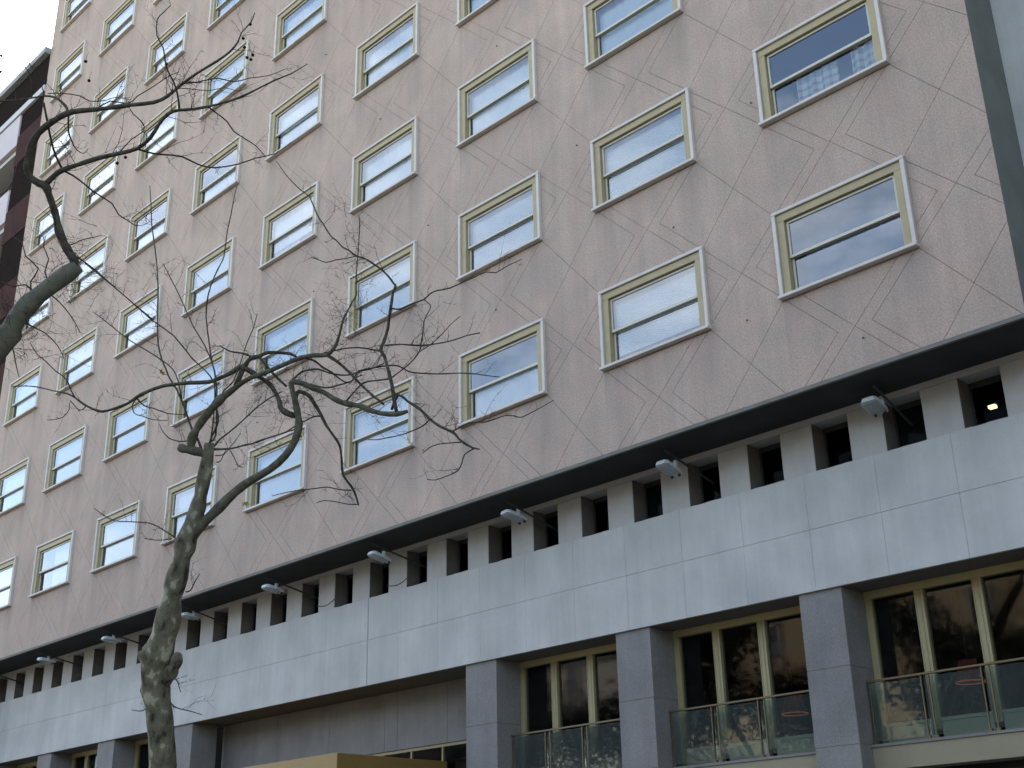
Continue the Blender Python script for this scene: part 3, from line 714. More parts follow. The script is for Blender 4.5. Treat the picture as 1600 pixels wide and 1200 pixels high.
# ------------------------------------------------------------------ trees
MAIN_TREE = [
('trunk', [(-8.772,-4.375,0,0.319),(-8.792,-4.375,0.662,0.27),(-8.812,-4.375,1.324,0.238),(-8.832,-4.375,1.987,0.22),(-8.852,-4.375,2.649,0.211),(-8.872,-4.375,3.311,0.206),(-8.825,-4.429,3.484,0.201),(-8.775,-4.487,3.667,0.197),(-8.716,-4.556,3.885,0.197),(-8.656,-4.631,4.113,0.197),(-8.6,-4.709,4.341,0.195),(-8.551,-4.788,4.558,0.193),(-8.515,-4.864,4.748,0.19),(-8.48,-4.927,4.915,0.193),(-8.43,-4.963,5.06,0.214),(-8.376,-4.98,5.182,0.233),(-8.329,-4.983,5.267,0.224),(-8.274,-4.981,5.358,0.206),(-8.195,-4.987,5.502,0.192),(-8.109,-4.998,5.667,0.179),(-8.03,-5.023,5.845,0.172),(-7.951,-5.048,6.022,0.166),(-7.871,-5.062,6.182,0.158),(-7.794,-5.072,6.331,0.152),(-7.722,-5.081,6.469,0.149),(-7.657,-5.09,6.597,0.148),(-7.601,-5.101,6.71,0.152),(-7.547,-5.11,6.818,0.152),(-7.485,-5.111,6.925,0.138),(-7.417,-5.109,7.038,0.121),(-7.341,-5.109,7.168,0.113),(-7.267,-5.114,7.303,0.108),(-7.203,-5.128,7.436,0.105),(-7.143,-5.146,7.569,0.103),(-7.079,-5.162,7.705,0.099),(-7.019,-5.178,7.835,0.094),(-6.966,-5.196,7.955,0.09),(-6.923,-5.212,8.056,0.085),(-6.898,-5.225,8.121,0.081),(-6.88,-5.237,8.172,0.076)]),
('stub', [(-8.438,-4.874,4.896,0.125),(-8.442,-4.922,4.946,0.122),(-8.447,-4.968,4.997,0.119),(-8.442,-5.015,5.044,0.115),(-8.424,-5.062,5.086,0.109),(-8.404,-5.106,5.125,0.102),(-8.391,-5.141,5.165,0.096),(-8.386,-5.165,5.207,0.092),(-8.387,-5.182,5.25,0.089),(-8.386,-5.199,5.292,0.086)]),
('stub', [(-8.409,-4.823,4.859,0.116),(-8.358,-4.813,4.906,0.113),(-8.295,-4.808,4.95,0.11),(-8.236,-4.806,4.99,0.106),(-8.193,-4.801,5.025,0.1),(-8.163,-4.793,5.057,0.093),(-8.138,-4.787,5.093,0.086),(-8.111,-4.789,5.132,0.081),(-8.074,-4.802,5.17,0.077),(-8.024,-4.821,5.206,0.072)]),
('branch', [(-6.969,-5.222,7.995,0.063),(-6.984,-5.281,8.018,0.062),(-6.993,-5.343,8.034,0.063),(-7.005,-5.401,8.036,0.065),(-7.021,-5.457,8.036,0.067),(-7.041,-5.514,8.042,0.066),(-7.062,-5.564,8.052,0.062),(-7.077,-5.602,8.062,0.056),(-7.088,-5.637,8.072,0.049)]),
('branch', [(-7.106,-5.41,8.079,0.067),(-7.073,-5.429,8.154,0.067),(-7.034,-5.444,8.226,0.067),(-6.987,-5.447,8.288,0.065),(-6.93,-5.442,8.351,0.063),(-6.856,-5.432,8.424,0.062),(-6.774,-5.418,8.497,0.063),(-6.688,-5.4,8.567,0.063),(-6.602,-5.381,8.631,0.062),(-6.52,-5.363,8.69,0.061),(-6.445,-5.345,8.738,0.058),(-6.387,-5.326,8.768,0.054),(-6.325,-5.304,8.795,0.049),(-6.234,-5.276,8.84,0.044),(-6.132,-5.246,8.886,0.04),(-6.036,-5.215,8.924,0.038),(-5.935,-5.18,8.955,0.038),(-5.825,-5.134,8.973,0.036),(-5.7,-5.082,8.991,0.035),(-5.541,-5.025,9.021,0.035),(-5.376,-4.97,9.052,0.035),(-5.233,-4.923,9.075,0.035),(-5.105,-4.88,9.091,0.035),(-4.999,-4.84,9.095,0.033),(-4.902,-4.8,9.088,0.03),(-4.795,-4.749,9.065,0.03),(-4.701,-4.706,9.049,0.03),(-4.635,-4.694,9.07,0.028),(-4.579,-4.696,9.102,0.026),(-4.529,-4.698,9.131,0.026),(-4.478,-4.706,9.166,0.026),(-4.418,-4.724,9.215,0.021),(-4.353,-4.747,9.273,0.017),(-4.278,-4.778,9.343,0.016),(-4.21,-4.804,9.407,0.015),(-4.177,-4.811,9.433,0.0137),(-4.139,-4.815,9.459,0.0127),(-4.054,-4.827,9.522,0.0127),(-3.966,-4.839,9.59,0.0127),(-3.906,-4.838,9.629,0.0117),(-3.858,-4.845,9.669,0.0105),(-3.82,-4.88,9.726,0.0093),(-3.769,-4.93,9.809,0.0084),(-3.681,-4.988,9.938,0.0082),(-3.579,-5.053,10.096,0.0083),(-3.468,-5.125,10.294,0.0085),(-3.38,-5.186,10.473,0.0083),(-3.354,-5.217,10.549,0.0074),(-3.345,-5.24,10.591,0.0062)]),
('branch', [(-4.701,-4.706,9.049,0.026),(-4.649,-4.653,9.001,0.025),(-4.596,-4.597,8.945,0.024),(-4.544,-4.533,8.873,0.023),(-4.494,-4.462,8.79,0.021),(-4.438,-4.382,8.688,0.02),(-4.379,-4.312,8.586,0.019),(-4.333,-4.273,8.521,0.018),(-4.278,-4.237,8.457,0.017),(-4.183,-4.188,8.356,0.017),(-4.072,-4.141,8.243,0.017)]),
('branch', [(-6.201,-5.268,8.88,0.035),(-6.178,-5.258,8.926,0.038),(-6.157,-5.248,8.975,0.04),(-6.134,-5.24,9.036,0.04),(-6.108,-5.233,9.099,0.04),(-6.074,-5.221,9.157,0.039),(-6.038,-5.208,9.208,0.038),(-6.005,-5.197,9.249,0.037),(-5.971,-5.178,9.279,0.036),(-5.932,-5.143,9.293,0.034),(-5.891,-5.098,9.307,0.031),(-5.851,-5.052,9.341,0.029),(-5.816,-4.994,9.376,0.027),(-5.789,-4.914,9.396,0.026),(-5.768,-4.823,9.411,0.025),(-5.743,-4.732,9.423,0.024),(-5.711,-4.654,9.421,0.023),(-5.685,-4.602,9.398,0.02),(-5.658,-4.56,9.367,0.018)]),
('branch', [(-6.099,-5.255,9.173,0.04),(-6.173,-5.296,9.127,0.038),(-6.253,-5.339,9.084,0.036),(-6.343,-5.391,9.047,0.033),(-6.431,-5.442,9.018,0.031),(-6.495,-5.478,8.997,0.031),(-6.564,-5.522,8.986,0.031),(-6.678,-5.603,8.992,0.03),(-6.798,-5.688,9.003,0.029),(-6.889,-5.746,9.006,0.028),(-6.976,-5.8,9.007,0.027),(-7.075,-5.859,9.009,0.027),(-7.181,-5.918,9.006,0.027),(-7.3,-5.976,8.989,0.026),(-7.418,-6.027,8.966,0.025),(-7.522,-6.069,8.941,0.024),(-7.618,-6.103,8.912,0.023),(-7.702,-6.127,8.878,0.023),(-7.788,-6.153,8.845,0.023),(-7.894,-6.195,8.82,0.023),(-8.005,-6.244,8.802,0.023),(-8.114,-6.295,8.786,0.022),(-8.211,-6.346,8.783,0.021),(-8.281,-6.395,8.804,0.019),(-8.341,-6.444,8.839,0.018),(-8.404,-6.498,8.882,0.017),(-8.461,-6.552,8.931,0.016),(-8.506,-6.6,8.98,0.0148),(-8.549,-6.646,9.028,0.0138),(-8.593,-6.692,9.07,0.0139),(-8.646,-6.744,9.106,0.0138),(-8.719,-6.808,9.134,0.012),(-8.803,-6.882,9.16,0.0102),(-8.896,-6.973,9.198,0.0095),(-8.986,-7.064,9.231,0.0092),(-9.06,-7.137,9.25,0.0088),(-9.132,-7.207,9.259,0.0083),(-9.212,-7.282,9.26,0.0077),(-9.293,-7.359,9.257,0.0069)]),
('branch', [(-8.549,-6.646,9.028,0.0115),(-8.548,-6.69,9.078,0.0108),(-8.54,-6.736,9.129,0.0101),(-8.514,-6.785,9.189,0.0095),(-8.484,-6.84,9.244,0.0092),(-8.468,-6.903,9.281,0.0091),(-8.46,-6.963,9.308,0.0091),(-8.462,-7.002,9.321,0.0092),(-8.466,-7.047,9.34,0.0091),(-8.473,-7.123,9.395,0.0087),(-8.495,-7.203,9.464,0.0082),(-8.517,-7.279,9.517,0.0078),(-8.514,-7.359,9.563,0.0073),(-8.464,-7.442,9.61,0.0066),(-8.389,-7.53,9.651,0.0058)]),
('branch', [(-6.099,-5.255,9.173,0.04),(-6.052,-5.204,9.131,0.04),(-6.001,-5.157,9.086,0.04),(-5.954,-5.114,9.045,0.039),(-5.909,-5.066,9,0.038),(-5.858,-4.997,8.944,0.036),(-5.818,-4.927,8.886,0.035),(-5.796,-4.879,8.826,0.035),(-5.777,-4.846,8.761,0.035),(-5.75,-4.82,8.691,0.035),(-5.722,-4.806,8.622,0.035),(-5.703,-4.804,8.562,0.037),(-5.686,-4.802,8.511,0.04),(-5.663,-4.792,8.473,0.042),(-5.633,-4.778,8.441,0.044),(-5.596,-4.755,8.408,0.044),(-5.559,-4.725,8.382,0.044),(-5.526,-4.69,8.365,0.042),(-5.499,-4.651,8.353,0.039)]),
('branch', [(-7.581,-5.118,6.774,0.09),(-7.532,-5.099,6.82,0.09),(-7.468,-5.076,6.877,0.09),(-7.361,-5.04,6.969,0.085),(-7.239,-5.001,7.069,0.08),(-7.127,-4.964,7.149,0.077),(-7.006,-4.927,7.23,0.074),(-6.858,-4.893,7.327,0.07),(-6.7,-4.859,7.42,0.067),(-6.547,-4.822,7.491,0.064),(-6.391,-4.781,7.551,0.062),(-6.223,-4.732,7.603,0.06),(-6.059,-4.685,7.657,0.059),(-5.905,-4.65,7.724,0.058),(-5.766,-4.625,7.803,0.057),(-5.645,-4.612,7.895,0.057),(-5.545,-4.61,7.995,0.057),(-5.47,-4.622,8.103,0.056),(-5.417,-4.645,8.21,0.054),(-5.391,-4.678,8.307,0.051),(-5.378,-4.717,8.401,0.048),(-5.369,-4.757,8.503,0.044),(-5.364,-4.794,8.598,0.041),(-5.362,-4.827,8.68,0.04),(-5.359,-4.851,8.743,0.039),(-5.352,-4.861,8.78,0.039),(-5.341,-4.856,8.797,0.039),(-5.321,-4.832,8.798,0.039),(-5.296,-4.796,8.789,0.039),(-5.265,-4.754,8.78,0.039),(-5.232,-4.705,8.764,0.039),(-5.198,-4.65,8.734,0.039),(-5.16,-4.593,8.701,0.039),(-5.115,-4.539,8.679,0.039),(-5.068,-4.486,8.652,0.039),(-5.023,-4.43,8.603,0.039),(-4.974,-4.378,8.551,0.039),(-4.919,-4.33,8.507,0.04),(-4.859,-4.287,8.47,0.041),(-4.794,-4.248,8.443,0.04),(-4.724,-4.214,8.419,0.039),(-4.65,-4.181,8.392,0.039),(-4.577,-4.15,8.361,0.039),(-4.515,-4.125,8.321,0.039),(-4.446,-4.099,8.276,0.039),(-4.352,-4.069,8.229,0.036),(-4.24,-4.039,8.182,0.034),(-4.106,-4.009,8.14,0.037),(-3.974,-3.984,8.109,0.038),(-3.871,-3.97,8.098,0.033),(-3.777,-3.96,8.096,0.025)]),
('branch', [(-3.972,-3.987,8.117,0.025),(-3.97,-4.013,8.209,0.025),(-3.97,-4.038,8.308,0.025),(-3.97,-4.064,8.424,0.026),(-3.971,-4.089,8.54,0.025),(-3.977,-4.114,8.636,0.024),(-3.985,-4.14,8.729,0.023),(-3.994,-4.17,8.838,0.023),(-4.003,-4.201,8.937,0.023),(-4.022,-4.23,8.996,0.025),(-4.032,-4.251,9.042,0.026),(-4.016,-4.248,9.1,0.025),(-3.993,-4.238,9.154,0.024),(-3.979,-4.233,9.19,0.024),(-3.964,-4.228,9.228,0.024),(-3.942,-4.223,9.288,0.022),(-3.919,-4.22,9.357,0.021),(-3.9,-4.224,9.427,0.021),(-3.881,-4.231,9.503,0.021),(-3.856,-4.236,9.587,0.022),(-3.828,-4.242,9.675,0.021),(-3.799,-4.251,9.769,0.02),(-3.77,-4.258,9.854,0.019),(-3.741,-4.254,9.912,0.019),(-3.722,-4.251,9.952,0.019),(-3.722,-4.26,9.97,0.017),(-3.733,-4.278,9.988,0.015),(-3.746,-4.311,10.035,0.014),(-3.763,-4.351,10.089,0.0138),(-3.783,-4.391,10.135,0.0133),(-3.809,-4.435,10.181,0.0129),(-3.844,-4.489,10.23,0.0129),(-3.883,-4.543,10.277,0.0129),(-3.92,-4.593,10.319,0.0129),(-3.958,-4.64,10.355,0.013),(-4.001,-4.684,10.377,0.0131),(-4.043,-4.727,10.4,0.013),(-4.08,-4.772,10.445,0.0121),(-4.114,-4.815,10.491,0.0112),(-4.149,-4.85,10.518,0.0112),(-4.181,-4.883,10.547,0.0113),(-4.208,-4.917,10.596,0.0108),(-4.234,-4.951,10.649,0.0104),(-4.264,-4.98,10.682,0.0104),(-4.296,-5.012,10.726,0.0104),(-4.334,-5.057,10.821,0.0101),(-4.375,-5.101,10.928,0.0096),(-4.412,-5.135,11.006,0.0091),(-4.45,-5.169,11.096,0.0088),(-4.495,-5.205,11.25,0.0088),(-4.548,-5.24,11.404,0.0088),(-4.607,-5.276,11.481,0.0085),(-4.679,-5.316,11.553,0.008),(-4.774,-5.368,11.675,0.0076),(-4.877,-5.422,11.821,0.0072),(-4.972,-5.472,11.981,0.0065),(-5.065,-5.52,12.149,0.0059)]),
('branch', [(-4.043,-4.727,10.4,0.0095),(-4.093,-4.788,10.376,0.009),(-4.143,-4.846,10.355,0.0086),(-4.189,-4.899,10.344,0.0086),(-4.234,-4.949,10.333,0.0086),(-4.281,-5.002,10.308,0.0083),(-4.317,-5.057,10.286,0.0077),(-4.333,-5.115,10.287,0.0071),(-4.341,-5.176,10.294,0.0064),(-4.348,-5.238,10.296,0.0058),(-4.358,-5.299,10.299,0.0051)]),
('branch', [(-3.832,-4.226,9.64,0.0129),(-3.788,-4.186,9.627,0.0129),(-3.739,-4.148,9.622,0.0129),(-3.678,-4.116,9.64,0.0129),(-3.604,-4.081,9.666,0.0129),(-3.504,-4.03,9.686,0.0129),(-3.404,-3.987,9.705,0.0128),(-3.339,-3.974,9.733,0.0119),(-3.284,-3.969,9.759,0.0111),(-3.23,-3.957,9.772,0.011),(-3.166,-3.938,9.776,0.011),(-3.071,-3.908,9.768,0.0108),(-2.961,-3.877,9.76,0.0106),(-2.85,-3.854,9.769,0.0103),(-2.74,-3.832,9.783,0.0101),(-2.633,-3.803,9.799,0.0099),(-2.54,-3.77,9.819,0.0096),(-2.469,-3.741,9.843,0.009),(-2.409,-3.707,9.861,0.0084),(-2.353,-3.653,9.852,0.0083),(-2.3,-3.6,9.846,0.0083),(-2.248,-3.564,9.874,0.008),(-2.197,-3.535,9.909,0.0075),(-2.151,-3.507,9.932,0.0069),(-2.1,-3.478,9.952,0.0063),(-2.037,-3.448,9.972,0.0056),(-1.964,-3.423,9.988,0.005)]),
('branch', [(-3.985,-4.22,9.106,0.015),(-3.924,-4.12,9.128,0.0138),(-3.863,-4.013,9.147,0.0129),(-3.795,-3.889,9.151,0.0128),(-3.726,-3.767,9.155,0.0129),(-3.667,-3.662,9.177,0.0126),(-3.617,-3.556,9.212,0.0121),(-3.575,-3.434,9.258,0.0113),(-3.543,-3.31,9.313,0.0105),(-3.518,-3.204,9.373,0.0095),(-3.492,-3.102,9.431,0.0088),(-3.456,-2.99,9.481,0.0087),(-3.406,-2.884,9.521,0.0089)]),
('branch', [(-5.205,-4.678,8.763,0.017),(-5.138,-4.544,8.742,0.016),(-5.079,-4.424,8.733,0.014),(-5.034,-4.354,8.75,0.0134),(-4.99,-4.294,8.781,0.0132),(-4.926,-4.204,8.815,0.0132),(-4.861,-4.124,8.86,0.0132),(-4.822,-4.097,8.933,0.0128),(-4.782,-4.071,9.004,0.0123),(-4.722,-3.999,9.038,0.0123),(-4.653,-3.911,9.06,0.0124),(-4.576,-3.817,9.087,0.0124),(-4.505,-3.727,9.106,0.0124),(-4.455,-3.659,9.111,0.0125),(-4.419,-3.602,9.104,0.0124),(-4.395,-3.549,9.082,0.012),(-4.377,-3.5,9.057,0.0115),(-4.359,-3.459,9.04,0.0115),(-4.329,-3.403,9.028,0.0116),(-4.263,-3.293,9.025,0.0114),(-4.191,-3.169,9.029,0.0111),(-4.138,-3.071,9.038,0.0107),(-4.089,-2.978,9.051,0.0103),(-4.042,-2.88,9.069,0.0101),(-3.997,-2.777,9.089,0.0099),(-3.955,-2.664,9.105,0.0095),(-3.918,-2.547,9.118,0.009),(-3.887,-2.426,9.127,0.0086),(-3.86,-2.308,9.135,0.0082),(-3.837,-2.205,9.145,0.0076),(-3.816,-2.106,9.156,0.0069)]),
('branch', [(-4.803,-4.272,8.467,0.015),(-4.641,-4.249,8.579,0.0134),(-4.483,-4.234,8.66,0.0121),(-4.382,-4.207,8.677,0.0118),(-4.292,-4.174,8.667,0.012),(-4.166,-4.13,8.653,0.012),(-4.045,-4.09,8.642,0.0119),(-3.967,-4.074,8.654,0.0115),(-3.888,-4.066,8.679,0.011),(-3.768,-4.05,8.718,0.0108),(-3.644,-4.034,8.768,0.0105),(-3.537,-4.024,8.825,0.0103),(-3.452,-4.021,8.886,0.0101),(-3.402,-4.036,8.943,0.0096),(-3.368,-4.058,8.995,0.0092),(-3.336,-4.073,9.04,0.0092),(-3.306,-4.088,9.084,0.0092),(-3.267,-4.109,9.141,0.0088),(-3.231,-4.13,9.194,0.0084),(-3.21,-4.144,9.225,0.0084),(-3.19,-4.154,9.251,0.0083),(-3.152,-4.159,9.284,0.008),(-3.109,-4.164,9.318,0.0075),(-3.062,-4.17,9.351,0.007),(-3.023,-4.18,9.381,0.0066),(-3.009,-4.201,9.402,0.0064),(-3.005,-4.231,9.417,0.0062),(-3.005,-4.269,9.43,0.0062),(-3.006,-4.313,9.44,0.0062)]),
('branch', [(-3.452,-4.021,8.886,0.0084),(-3.395,-3.962,8.942,0.0085),(-3.344,-3.9,9.005,0.0084),(-3.285,-3.846,9.075,0.0081),(-3.22,-3.805,9.141,0.0076),(-3.165,-3.774,9.207,0.0072),(-3.122,-3.734,9.28,0.0068),(-3.09,-3.667,9.361,0.0062),(-3.068,-3.586,9.449,0.0055)]),
('branch', [(-4.067,-4.004,8.199,0.021),(-3.98,-4.022,8.301,0.021),(-3.905,-4.023,8.371,0.021),(-3.858,-3.98,8.341,0.021),(-3.809,-3.924,8.27,0.021),(-3.742,-3.862,8.206,0.021),(-3.669,-3.805,8.133,0.021),(-3.608,-3.764,8.052,0.021),(-3.545,-3.732,7.971,0.021),(-3.478,-3.705,7.902,0.021),(-3.402,-3.678,7.838,0.021),(-3.301,-3.644,7.773,0.021),(-3.212,-3.609,7.716,0.021),(-3.173,-3.587,7.671,0.02),(-3.149,-3.571,7.632,0.019),(-3.128,-3.554,7.598,0.019),(-3.102,-3.53,7.563,0.018),(-3.059,-3.485,7.518,0.017),(-3.016,-3.431,7.479,0.016),(-2.978,-3.386,7.462,0.0122),(-2.942,-3.344,7.451,0.0082)]),
('branch', [(-3.545,-3.732,7.971,0.01),(-3.583,-3.766,7.918,0.0101),(-3.624,-3.805,7.87,0.01),(-3.674,-3.864,7.828,0.0096),(-3.718,-3.935,7.787,0.0091),(-3.745,-4.009,7.746,0.0087),(-3.766,-4.09,7.706,0.0083),(-3.792,-4.184,7.67,0.0082),(-3.834,-4.261,7.646,0.0082),(-3.881,-4.311,7.63,0.0079),(-3.928,-4.354,7.621,0.0074),(-3.971,-4.405,7.619,0.0066),(-3.999,-4.466,7.614,0.0057)]),
('branch', [(-3.21,-3.611,7.724,0.0124),(-3.171,-3.567,7.758,0.0124),(-3.135,-3.523,7.791,0.0124),(-3.1,-3.483,7.823,0.0121),(-3.065,-3.443,7.848,0.0116),(-3.028,-3.394,7.857,0.0109),(-2.99,-3.342,7.861,0.0104),(-2.952,-3.293,7.865,0.0101),(-2.913,-3.243,7.874,0.0099),(-2.872,-3.191,7.897,0.0096),(-2.832,-3.134,7.926,0.0091),(-2.798,-3.072,7.959,0.0087),(-2.77,-3.006,7.988,0.0083),(-2.753,-2.939,8,0.0084),(-2.741,-2.871,8.005,0.0084),(-2.734,-2.808,8.003,0.008),(-2.72,-2.74,8.013,0.0076),(-2.684,-2.649,8.068,0.0071),(-2.631,-2.569,8.128,0.0068),(-2.579,-2.519,8.165,0.0066),(-2.524,-2.481,8.197,0.0063),(-2.459,-2.448,8.23,0.0058),(-2.393,-2.416,8.263,0.0051)]),
('branch', [(-3.117,-3.541,7.555,0.0098),(-3.166,-3.581,7.555,0.009),(-3.228,-3.619,7.558,0.0082),(-3.312,-3.662,7.564,0.0077),(-3.387,-3.714,7.56,0.0074),(-3.439,-3.764,7.538,0.0073),(-3.491,-3.799,7.511,0.007),(-3.548,-3.812,7.483,0.0063),(-3.616,-3.808,7.459,0.0054)]),
('branch', [(-2.986,-3.398,7.469,0.0098),(-3.064,-3.432,7.437,0.0089),(-3.131,-3.457,7.401,0.0082),(-3.166,-3.457,7.356,0.0081),(-3.191,-3.451,7.306,0.0082),(-3.223,-3.453,7.25,0.0083),(-3.262,-3.46,7.202,0.0082),(-3.311,-3.478,7.177,0.0078),(-3.367,-3.496,7.165,0.0074),(-3.418,-3.506,7.156,0.0072),(-3.477,-3.517,7.151,0.007),(-3.557,-3.533,7.141,0.0069),(-3.626,-3.563,7.131,0.0066),(-3.667,-3.605,7.134,0.0061),(-3.694,-3.657,7.138,0.0054)]),
('branch', [(-5.376,-4.757,8.491,0.03),(-5.363,-4.76,8.556,0.03),(-5.351,-4.759,8.614,0.03),(-5.34,-4.753,8.647,0.032),(-5.325,-4.735,8.663,0.033),(-5.304,-4.689,8.661,0.032),(-5.287,-4.636,8.647,0.031),(-5.279,-4.596,8.629,0.029),(-5.277,-4.56,8.604,0.028),(-5.28,-4.531,8.579,0.029),(-5.286,-4.494,8.543,0.028),(-5.292,-4.433,8.488,0.027),(-5.299,-4.363,8.419,0.024),(-5.311,-4.294,8.339,0.022),(-5.319,-4.224,8.257,0.02),(-5.315,-4.153,8.185,0.018),(-5.309,-4.086,8.117,0.018),(-5.304,-4.027,8.058,0.018),(-5.31,-3.974,7.993,0.018),(-5.344,-3.922,7.903,0.018),(-5.392,-3.869,7.807,0.018),(-5.448,-3.818,7.72,0.018),(-5.5,-3.757,7.639,0.018),(-5.527,-3.659,7.57,0.018),(-5.551,-3.557,7.514,0.018),(-5.578,-3.493,7.472,0.018),(-5.609,-3.437,7.432,0.018),(-5.658,-3.366,7.375,0.015),(-5.714,-3.291,7.315,0.0113)]),
('branch', [(-5.601,-3.518,7.473,0.0108),(-5.685,-3.569,7.486,0.0103),(-5.769,-3.62,7.503,0.0099),(-5.844,-3.674,7.532,0.0094),(-5.917,-3.727,7.557,0.009),(-5.988,-3.768,7.561,0.009),(-6.078,-3.811,7.559,0.009),(-6.224,-3.869,7.568,0.0087),(-6.398,-3.915,7.585,0.0082),(-6.55,-3.945,7.596,0.0078),(-6.687,-3.973,7.602,0.0073),(-6.81,-4.008,7.599,0.0067),(-6.916,-4.052,7.589,0.006)]),
('branch', [(-5.712,-3.294,7.324,0.009),(-5.768,-3.341,7.325,0.0088),(-5.829,-3.386,7.333,0.0086),(-5.891,-3.425,7.353,0.0084),(-5.966,-3.466,7.379,0.0082),(-6.062,-3.535,7.408,0.0078),(-6.133,-3.62,7.418,0.0073),(-6.19,-3.664,7.407,0.0064),(-6.257,-3.685,7.394,0.0055)]),
('branch', [(-5.31,-4.318,8.383,0.0132),(-5.367,-4.353,8.389,0.0128),(-5.43,-4.381,8.392,0.0123),(-5.499,-4.401,8.379,0.0119),(-5.571,-4.417,8.362,0.0115),(-5.64,-4.436,8.351,0.011),(-5.723,-4.458,8.335,0.0106),(-5.84,-4.483,8.295,0.0107),(-5.96,-4.517,8.254,0.0107),(-6.056,-4.561,8.238,0.0103),(-6.157,-4.609,8.226,0.0098),(-6.287,-4.659,8.201,0.0094),(-6.441,-4.701,8.179,0.009)]),
('branch', [(-5.344,-4.852,8.779,0.017),(-5.328,-4.847,8.81,0.016),(-5.307,-4.837,8.843,0.015),(-5.271,-4.814,8.885,0.015),(-5.228,-4.784,8.924,0.015),(-5.187,-4.75,8.946,0.015),(-5.143,-4.709,8.959,0.014),(-5.094,-4.662,8.968,0.0139),(-5.047,-4.608,8.967,0.014),(-5.011,-4.55,8.95,0.0135),(-4.978,-4.483,8.929,0.0131),(-4.941,-4.397,8.918,0.0131),(-4.908,-4.303,8.917,0.0132),(-4.877,-4.217,8.93,0.0128),(-4.845,-4.14,8.953,0.0123),(-4.809,-4.078,8.989,0.0119),(-4.768,-4.023,9.023,0.0115),(-4.724,-3.972,9.038,0.0111),(-4.669,-3.922,9.051,0.0106),(-4.584,-3.873,9.076,0.0098),(-4.485,-3.828,9.102,0.0088)]),
('branch', [(-5.105,-4.88,9.091,0.017),(-5.06,-4.794,9.085,0.016),(-5.026,-4.709,9.074,0.016),(-5.012,-4.638,9.041,0.015),(-5.002,-4.574,9.003,0.015),(-4.979,-4.51,8.974,0.014),(-4.951,-4.446,8.941,0.014),(-4.926,-4.375,8.89,0.0135),(-4.902,-4.304,8.843,0.0131),(-4.88,-4.241,8.815,0.0133),(-4.857,-4.184,8.811,0.0132),(-4.831,-4.139,8.851,0.012),(-4.812,-4.093,8.904,0.0106),(-4.798,-4.044,8.937,0.0096),(-4.787,-3.995,8.965,0.0088)]),
('branch', [(-5.891,-5.098,9.307,0.022),(-5.868,-5.065,9.263,0.022),(-5.841,-5.035,9.215,0.022),(-5.81,-5.007,9.161,0.021),(-5.774,-4.983,9.104,0.02),(-5.736,-4.962,9.052,0.02),(-5.696,-4.938,8.999,0.019),(-5.648,-4.905,8.936,0.019),(-5.609,-4.866,8.878,0.018),(-5.582,-4.83,8.837,0.018),(-5.558,-4.795,8.8,0.018)]),
('branch', [(-5.948,-5.161,9.297,0.0142),(-5.97,-5.206,9.313,0.014),(-5.989,-5.254,9.328,0.0137),(-6.004,-5.307,9.335,0.0133),(-6.018,-5.366,9.333,0.0128),(-6.036,-5.426,9.328,0.0121),(-6.062,-5.48,9.335,0.0115),(-6.091,-5.527,9.357,0.0109),(-6.114,-5.576,9.383,0.0103),(-6.119,-5.636,9.401,0.0097)]),
('branch', [(-4.902,-4.8,9.088,0.013),(-4.847,-4.73,9.109,0.013),(-4.788,-4.657,9.133,0.013),(-4.714,-4.573,9.166,0.0126),(-4.638,-4.483,9.196,0.0122),(-4.57,-4.387,9.218,0.0116),(-4.515,-4.286,9.234,0.0113),(-4.479,-4.189,9.239,0.0117),(-4.455,-4.096,9.24,0.0123),(-4.437,-4.018,9.246,0.0127),(-4.421,-3.944,9.253,0.0132)]),
('branch', [(-6.889,-5.23,8.145,0.018),(-6.856,-5.238,8.191,0.017),(-6.821,-5.246,8.235,0.016),(-6.782,-5.247,8.274,0.015),(-6.741,-5.247,8.315,0.015),(-6.695,-5.249,8.362,0.014),(-6.653,-5.254,8.411,0.0143),(-6.622,-5.267,8.459,0.0138),(-6.596,-5.287,8.51,0.0134),(-6.578,-5.319,8.566,0.0134),(-6.555,-5.356,8.634,0.0134),(-6.51,-5.387,8.727,0.0129),(-6.461,-5.419,8.826,0.0125),(-6.423,-5.458,8.921,0.0124),(-6.39,-5.5,9.01,0.0124),(-6.364,-5.544,9.089,0.012),(-6.341,-5.586,9.156,0.0115),(-6.326,-5.617,9.202,0.0115),(-6.306,-5.649,9.251,0.0115),(-6.267,-5.694,9.325,0.0113),(-6.204,-5.759,9.424,0.011),(-6.097,-5.868,9.566,0.011),(-5.963,-5.986,9.706,0.0109),(-5.834,-6.067,9.812,0.0107),(-5.705,-6.129,9.907,0.0104),(-5.565,-6.175,10.003,0.0099),(-5.439,-6.204,10.091,0.0094),(-5.341,-6.214,10.165,0.0092),(-5.266,-6.217,10.226,0.009),(-5.226,-6.215,10.262,0.0088),(-5.184,-6.222,10.316,0.0085),(-5.113,-6.253,10.463,0.0081),(-5.053,-6.278,10.637,0.0077),(-5.009,-6.283,10.767,0.0074),(-4.969,-6.286,10.881,0.0073),(-4.932,-6.296,10.985,0.0071),(-4.892,-6.308,11.082,0.0068),(-4.835,-6.321,11.178,0.0061),(-4.765,-6.34,11.267,0.0051)]),
